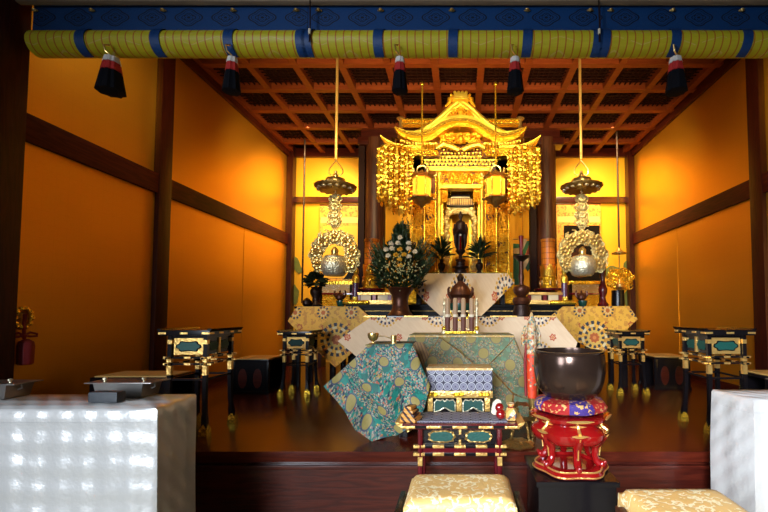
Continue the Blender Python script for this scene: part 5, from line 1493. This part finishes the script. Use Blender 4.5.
small_lantern(496.3, 'hexagonal gold lantern on a thin rod before the shrine, nearer the red candle')

Yy = 5.44
def pendant(px0, px1, lab, seed):
    q = random.Random(seed); xc = (px0+px1)/2
    t = T('pendant_cluster', lab, 'hanging ornament', (W(xc, 300, Yy).x, Yy, W(xc, 216, Yy).z), 'gold bead pendants at the shrine corners'); z = lambda py: W(460, py, Yy).z-t.location.z; k = Yy/F
    hw = (px1-px0)/2*k
    bm = B(); lathe(bm, [(hw*.80, z(154)), (hw*1.0, z(152)), (hw*.7, z(149)), (hw*.3, z(146.5)), (.02, z(144))], n=8, wob=lambda a, i: 1+.05*math.sin(a*8)); P('canopy', bm, carved, t)
    bm = B(); rod(bm, 0, 0, z(145), z(139), .007); P('hanger', bm, oldbrass, t)
    for ring, (R, n, L0) in enumerate(((.96, 19, 60), (.62, 12, 66), (.25, 5, 56))):
        for i in range(n):
            a = 2*PI*(i+.5*ring)/n; x, y = hw*R*math.cos(a), hw*R*math.sin(a)
            toward = (math.cos(a)*(1 if px0 < 460 else -1)+1)/2              # shorter towards the outside
            L = L0*(.86+.18*toward)*q.uniform(.9, 1.05) if ring < 2 else 54; bm = B(); y0 = 151; py = y0
            while py < min(150+L*.93, 214):
                kind = q.random()
                if kind < .45:                                               # flower leaf plaque
                    ww = q.uniform(.017, .027); c = Vector((x+q.uniform(-.006, .006), y, z(py+1.6)))
                    ball(bm, c, ww, s=(1, .45, 1.25), u=6, v=5); ball(bm, c+Vector((ww*.8, 0, ww*.3)), ww*.55, s=(1, .5, 1), u=6, v=4); ball(bm, c+Vector((-ww*.8, 0, ww*.3)), ww*.55, s=(1, .5, 1), u=6, v=4); py += 3.9
                elif kind < .8: ball(bm, (x, y, z(py+.7)), q.uniform(.015, .021), u=6, v=5); py += 1.9
                else: 
                    lathe(bm, [(.008, 0), (.024, .012), (.018, .03), (.006, .04)], (x, y, z(py+2.6)), 7); py += 2.8
            rod(bm, x, y, z(min(py, 213.5)), z(151), .004); ball(bm, (x, y, z(min(py, 213.5))), .017, s=(1, 1, 1.6), u=6, v=5)
            P('bead_strand', bm, gold2 if (i+ring) % 2 else gold, t)
pendant(376.5, 412, 'cascade of gold bead strands at the shrine corner nearer the big flowers', 4)
pendant(509, 541, 'cascade of gold bead strands at the shrine corner nearer the red candle', 6)

# ================================================================== ALCOVES AT THE BACK
def scroll(px0, px1, py0, py1, art, lab, artm, brm):
    Y = YB-.075; a, b = W(px0, py0, Y), W(px1, py1, Y); xm = (a.x+b.x)/2
    t = T('hanging_scroll', lab, 'scroll', (xm, Y, b.z)); w, h = (b.x-a.x)/2, a.z-b.z; k = Y/F
    P('mount', box(B(), -w, w, 0, .01, 0, h), brm, t)
    u, v, c, d = art; P('picture', box(B(), W(u, 0, Y).x-xm, W(c, 0, Y).x-xm, -.006, 0, W(0, d, Y).z-b.z, W(0, v, Y).z-b.z), artm, t)
    P('pale_border', box(B(), -w+.02, w-.02, -.004, .0, h*.80, h*.865), mat('pale_silk_'+str(px0), col=(.72, .50, .14), rough=.6), t)
    bm = B(); tube(bm, [(-w-.04, 0, 0), (w+.04, 0, 0)], .025, 12); P('roller', bm, wood_x, t)
    bm = B(); tube(bm, [(-w, 0, h), (w, 0, h)], .012, 8); P('top_rod', bm, wood_x, t)
def brf(c1, c2, c3):
    def f():
        v = vec(); s = voro_rand(v, 30); return mix(gt(s, .72), mix(noise(v, 12, 2), c1, c2), c3)
    return f
br1 = mat('orange_brocade_mount', brf((.62, .30, .03), (.72, .38, .05), (.50, .17, .02)), rough=.6)
pic1 = mat('yellow_silk_picture', lambda: mix(noise(vec(), 2, 2), (.80, .48, .04), (.74, .38, .03)), rough=.6)
def darkpic():
    x, y, z = coords(); v = vec()
    fig = lt(length(x*1.7, (z-.62)*1.0), .28)
    return mix(fig*gt(noise(v, 8, 3), .46), mix(noise(v, 5, 3), (.004, .003, .002), (.012, .006, .004)), (.05, .016, .008))
scroll(320, 368, 205, 297, (327, 226, 368, 278), 'pale gold hanging scroll behind the brass lamp nearer the big flowers', pic1, br1)
scroll(556, 602, 204, 297, (561, 225.5, 596, 287), 'hanging scroll with a dark picture behind the brass lamp at the small ring lantern', mat('dark_scroll_picture', darkpic, rough=.8, spec=.1), br1)
# painted mountain shape below the scroll: a dark incense mountain block on the side table
YV2 = YC+.32
lv = lathe_thing('bouquet_vase', 'dark vase holding a black-green bouquet on the gold-clothed side table', 'vase', 316, YV2, zC,
    [('body', darkbronze, [(6, 307), (6.5, 305), (4, 302), (3.5, 298), (5.5, 294), (6, 291), (4.5, 288.5), (5.5, 287), (3, 288)])])
fl = T('dark_bouquet', 'dark bouquet of leaves in the vase on the gold-clothed side table', 'leaves', (lv.location.x, YV2, W(316, 288, YV2).z))
bm = B()
for i in range(120):
    a, e = rnd.uniform(0, 6.3), rnd.uniform(-.3, 1.4); d = Vector((math.cos(a)*math.cos(e), math.sin(a)*math.cos(e), math.sin(e)))
    leafblade(bm, Vector((-.01, 0, .07))+d*.06, d, rnd.uniform(.07, .13), .028, .5)
P('leaves', bm, mat('dark_bouquet_leaf', lambda: mix(noise(vec(), 20, 2), (.008, .016, .006), (.04, .055, .02)), rough=.5), fl, kind='stuff')
bm = B(); tube(bm, [(0, 0, -.03), (0, 0, .07)], .02, 6); P('stems', bm, leaf_m, fl)
lathe_thing('round_jar', 'small round dark jar at the foot of the bouquet vase', 'jar', 307, YC+.22, zC, [('body', darkbronze, [(3, 306.5), (4.6, 304), (4.4, 301), (2.8, 299.3), (1.5, 298.8)]), ('lid', bronze, [(2.6, 299.3), (1.4, 298.3), (0, 297.5)])])
def teapot(px, lab, glab, ctx):
    Y = YC+.36
    g = lathe_thing('green_bowl', glab, 'bowl', px+1, Y, zC, [('body', tealg, [(3, 306.5), (4, 304.5), (4.6, 302), (4.6, 300.6), (4, 300.8)])])
    t = lathe_thing('small_burner', lab, 'burner', px, Y, W(px, 300.7, Y).z, [('body', bronze, [(2.5, 300.6), (4.5, 298.5), (4.7, 296), (3.5, 294.2), (2, 293.3), (.8, 292), (1, 291), (0, 290)])])
    zz3 = lambda py: W(px, py, Y).z-t.location.z; k = Y/F
    for s in (-1, 1):
        bm = B(); tube(bm, [(s*4*k, 0, zz3(297)), (s*5.6*k, 0, zz3(295)), (s*5.4*k, 0, zz3(291.5)), (s*4.6*k, 0, zz3(290.6))], [.018, .015, .013, .01], 6); P('handle', bm, bronze, t)
teapot(340, 'little brown lidded burner on the green bowl before the pale gold scroll', 'small green bowl under the brown burner before the pale gold scroll', 0)
teapot(581.5, 'little brown lidded burner on the green bowl before the dark scroll', 'small green bowl under the brown burner before the dark scroll', 1)
lathe_thing('turned_stand', 'dark red turned vase standing at the edge of the dark hanging scroll', 'vase', 603, YC+.40, W(603, 306, YC).z,
    [('body', redlacq, [(5, 306.5), (5.4, 304.5), (3, 301), (2.4, 297), (4, 293), (4.4, 289), (3, 285), (2.2, 280), (3.2, 275), (3.5, 270), (3, 266)])])
# low carved table under the scrolls
for px0, px1, lab in ((321, 352, 'low gilt carved altar bench behind the small green bowl and dark bouquet'), (570, 600, 'low gilt carved altar bench behind the teapot burner at the dark scroll')):
    Y = 6.9; a, b = W(px0, 281, Y), W(px1, 281, Y)
    t = T('carved_bench', lab, 'bench', ((a.x+b.x)/2, Y+.1, PZ)); w = (b.x-a.x)/2; h = a.z-PZ
    P('top', box(B(), -w-.03, w+.03, -.14, .14, h-.06, h, .008), gold, t)
    P('front_board', box(B(), -w, w, -.12, -.10, h-.20, h-.06), cush_m, t)
    P('red_rail', box(B(), -w-.02, w+.02, -.13, .13, h-.235, h-.20, .005), vermil, t)
    P('lower_board', box(B(), -w, w, -.12, -.10, h-.50, h-.235), carved, t)
    for s in (-1, 1): P('leg', box(B(), s*w-.03, s*w+.03, -.12, .12, 0, h-.06), wood_z, t)
if True:
    Y = 6.98; p = W(357, 283, Y)
    t = T('peaked_shrine_box', 'dark peaked box behind the brass lamp wreath nearer the pillar', 'box', (p.x, Y, W(357, 281, Y).z)); k = Y/F
    bm = B(); prism(bm, [(-13*k, .02), (13*k, .02), (8*k, 11*k), (2*k, 21*k), (-1*k, 24*k), (-3*k, 20*k), (-8*k, 8*k)], -.06, .06); P('roof', bm, mattblack, t); P('base', box(B(), -13.5*k, 13.5*k, -.08, .08, 0, .025), oldbrass, t)
# thin rods with ring lanterns in the far corners
YT = 6.6
def ring_lantern(px, lab):
    t = T('ring_lantern', lab, 'lantern', (W(px, 300, YT).x, YT, W(px, 290, YT).z), 'small ring lanterns in the far corners'); z = lambda py: W(460, py, YT).z-t.location.z; k = YT/F
    bm = B(); rod(bm, 0, 0, z(250), ZC-t.location.z, .016); P('rod', bm, darkbronze, t)
    bm = B(); lathe(bm, [(7*k, z(254)), (7.2*k, z(253)), (3.5*k, z(251.4)), (2, z(250)) if False else (1.6*k, z(249)), (0, z(246))], n=20); P('canopy', bm, oldbrass, t)
    bm = B(); rod(bm, 0, 0, z(272), z(253), .010); P('link', bm, oldbrass, t)
    bm = B(); pts = [(9.5*k*math.cos(a), 0, z(280)+7.5*k*math.sin(a)) for a in [-.7+(PI+1.4)*i/24 for i in range(25)]]; tube(bm, pts, .022, 6); scroll_ring(bm, pts, .034, 130, 2); P('openwork_ring', bm, gold, t)
    bm = B(); lathe(bm, [(3.4*k, z(290)), (5*k, z(287)), (4.6*k, z(284)), (2.6*k, z(283)), (1.2*k, z(280)), (0, z(277.5))], n=20); P('lamp_bowl', bm, brass, t)
p = W(302, 303, 6.9); t = tag(P('hanging_rod', tube(B(), [(0, 0, 0), (0, 0, ZC-p.z)], .016, 8), darkbronze), 'thin dark upright rod before the gold wall by the dark bouquet', 'rod'); t.location = p
ring_lantern(620, 'small ring lantern on a thin rod in the far corner beyond the dark scroll')
lathe_thing('black_jar', 'tall black jar under the small ring lantern in the far corner', 'jar', 618, YC+.45, W(618, 306, YC).z, [('body', lacq, [(6.2, 306.5), (6.4, 303), (6.0, 294), (6.3, 290.5), (5, 290)])])
# five-colour banner between shrine and pillar
YN = 6.75
t = T('colour_banner', 'striped green, white and red cloth banner hanging beside the shrine behind the candlestick', 'banner', (W(523, 240, YN).x, YN, W(523, 300, YN).z)); z = lambda py: W(460, py, YN).z-t.location.z; k = YN/F
for j, (c, pts) in enumerate((((.02, .16, .06), [(-10, 243.5), (-3, 244), (-3.5, 285), (-10, 285)]), ((.62, .50, .34), [(-2, 240), (4, 239), (4.5, 244), (-3, 258), (-3, 250)]), ((.03, .20, .07), [(4, 241), (7.6, 241), (-1, 262), (-3, 256)]), ((.55, .10, .03), [(7.6, 241.5), (10.2, 241.5), (9, 249), (1, 262), (-.5, 261)]), ((.75, .62, .40), [(9, 250), (10, 252), (2, 268), (-1, 272), (0, 262)]), ((.02, .12, .05), [(10, 252), (10.3, 262), (4, 272), (2, 268)]), ((.70, .52, .22), [(-10, 249), (-3.5, 248), (-3.5, 254), (-10, 254)]))):
    bm = B(); sheet(bm, [(x*k, z(y)) for x, y in pts], lambda x, q, j=j: -.008*j+.01*math.sin(x*40), .06); P('stripe', bm, mat('banner_silk_%d' % j, col=c, rough=.6), t)
bm = B(); tube(bm, [(-10*k, .02, z(239)), (10*k, .02, z(239))], .012, 8); rod(bm, 0, .02, z(239), ZC-t.location.z, .005); P('hanging_bar', bm, brass, t)
# small white fittings on the ceiling, hanging cords of the blinds
for px, py, lab in ((319, 111.5, 'tiny white fitting on the ceiling beside the brass lamp rod nearer the big flowers'), (599.5, 110.5, 'tiny white fitting on the ceiling past the brass lamp rod above the dark scroll')):
    p = FL(px, py, ZC+.04); o = tag(P('ceiling_fitting', lathe(B(), [(0, -.02), (.018, -.015), (.02, .03), (.02, .021+.06)], n=12), cream), lab, 'fitting', 'ceiling fittings'); o.location = p
for px, lab in ((309.3, 'dark cord with a pale tie at the blind joint above the dark bouquet'), (599.3, 'dark cord with a pale tie at the blind joint above the dark scroll')):
    p = W(px, 40, YV-.105); t = T('pull_cord', lab, 'cord', (p.x, YV-.105, p.z), 'pull cords at the blind joints'); z = lambda py: W(px, py, YV-.105).z-p.z
    bm = B(); tube(bm, [(0, 0, z(42)), (.004, 0, z(25)), (0, 0, z(-3))], .005, 6); P('cord', bm, darkbronze, t)
    bm = B(); tube(bm, [(0, 0, z(34)), (.001, 0, z(29))], .009, 8); P('pale_tie', bm, cream, t)

# ================================================================== LIGHT
def area(loc, to, size, power, col, sy=None, spread=None):
    d = bpy.data.lights.new('light', 'AREA'); d.energy = power; d.color = col; d.size = size
    if sy: d.shape = 'RECTANGLE'; d.size_y = sy
    if spread: d.spread = spread
    o = bpy.data.objects.new('light', d); C.objects.link(o); o.location = loc
    o.rotation_euler = (Vector(to)-Vector(loc)).to_track_quat('-Z', 'Y').to_euler(); return o
def spot(loc, to, power, col, ang, blend=.6, r=.06):
    d = bpy.data.lights.new('lamp', 'SPOT'); d.energy = power; d.color = col; d.spot_size = math.radians(ang); d.spot_blend = blend; d.shadow_soft_size = r
    o = bpy.data.objects.new('lamp', d); C.objects.link(o); o.location = loc
    o.rotation_euler = (Vector(to)-Vector(loc)).to_track_quat('-Z', 'Y').to_euler(); return o
WARM = (1., .77, .38)
# daylight from a window behind the photographer, then an added fill
area((-2.9, -1.7, 1.9), (-.4, 2.5, .5), 1.3, 76, (.80, .89, 1.0), 2.2, math.radians(90))
area((-.5, -2.4, 2.3), (1.45, 2.2, .3), 1.2, 62, (.86, .92, 1.0), 1.5, math.radians(52))  # added narrow fill, brightens the right-hand white-clothed table
# lamps hidden behind the blinds, then unseen lights without fixtures for the walls
SP = math.radians(95)
area((0, 3.06, 3.30), (0, 6.4, 4.2), 4.2, 44, WARM, .12, math.radians(76))
spot((0, 3.2, 3.32), (0, 5.4, 3.1), 160, WARM, 44, .5)
for s in (-1, 1):
    spot((s*.9, 3.2, 3.9), (s*.5, 4.6, 1.25), 112, WARM, 40)
    spot((s*1.7, 3.3, 4.0), (s*1.6, 5.0, 1.2), 110, WARM, 26, .8)
    spot((s*1.5, 3.2, 3.32), (s*1.8, 7.5, 2.7), 195, WARM, 33)
    spot((s*1.25, 3.2, 3.34), (s*1.2, 5.3, 1.85), 95, WARM, 26, .7)  # added spot brightening the sweets columns and petal stands
    area((s*2.1, 6.5, 4.15), (s*2.9, 7.4, 2.6), .6, 40, WARM, .6, math.radians(120))  # unseen light near the back ceiling, brightens the far corners
    area((s*1.8, 5.5, 3.9), (s*3.2, 6.7, 3.25), .6, 13, WARM, .6, SP)  # added unseen light, shapes the gradient along the side walls
    spot((s*.8, 7.3, 4.0), (s*.85, 7.58, 2.4), 48, WARM, 120, .9)  # unseen light washing the back wall from above
    area((s*2.2, 3.5, 4.1), (s*3.2, 4.0, 3.15), .5, 5, WARM, .5, SP)  # added unseen light for the upper wall panels near the front
w = bpy.data.worlds.new('world'); sc.world = w; w.use_nodes = True
bg = w.node_tree.nodes['Background']; bg.inputs[0].default_value = (.75, .85, 1.0, 1); bg.inputs[1].default_value = .12
sc.view_settings.view_transform = 'Standard'; sc.view_settings.look = 'None'; sc.view_settings.exposure = .12; sc.view_settings.gamma = 1
sc.view_settings.use_curve_mapping = False
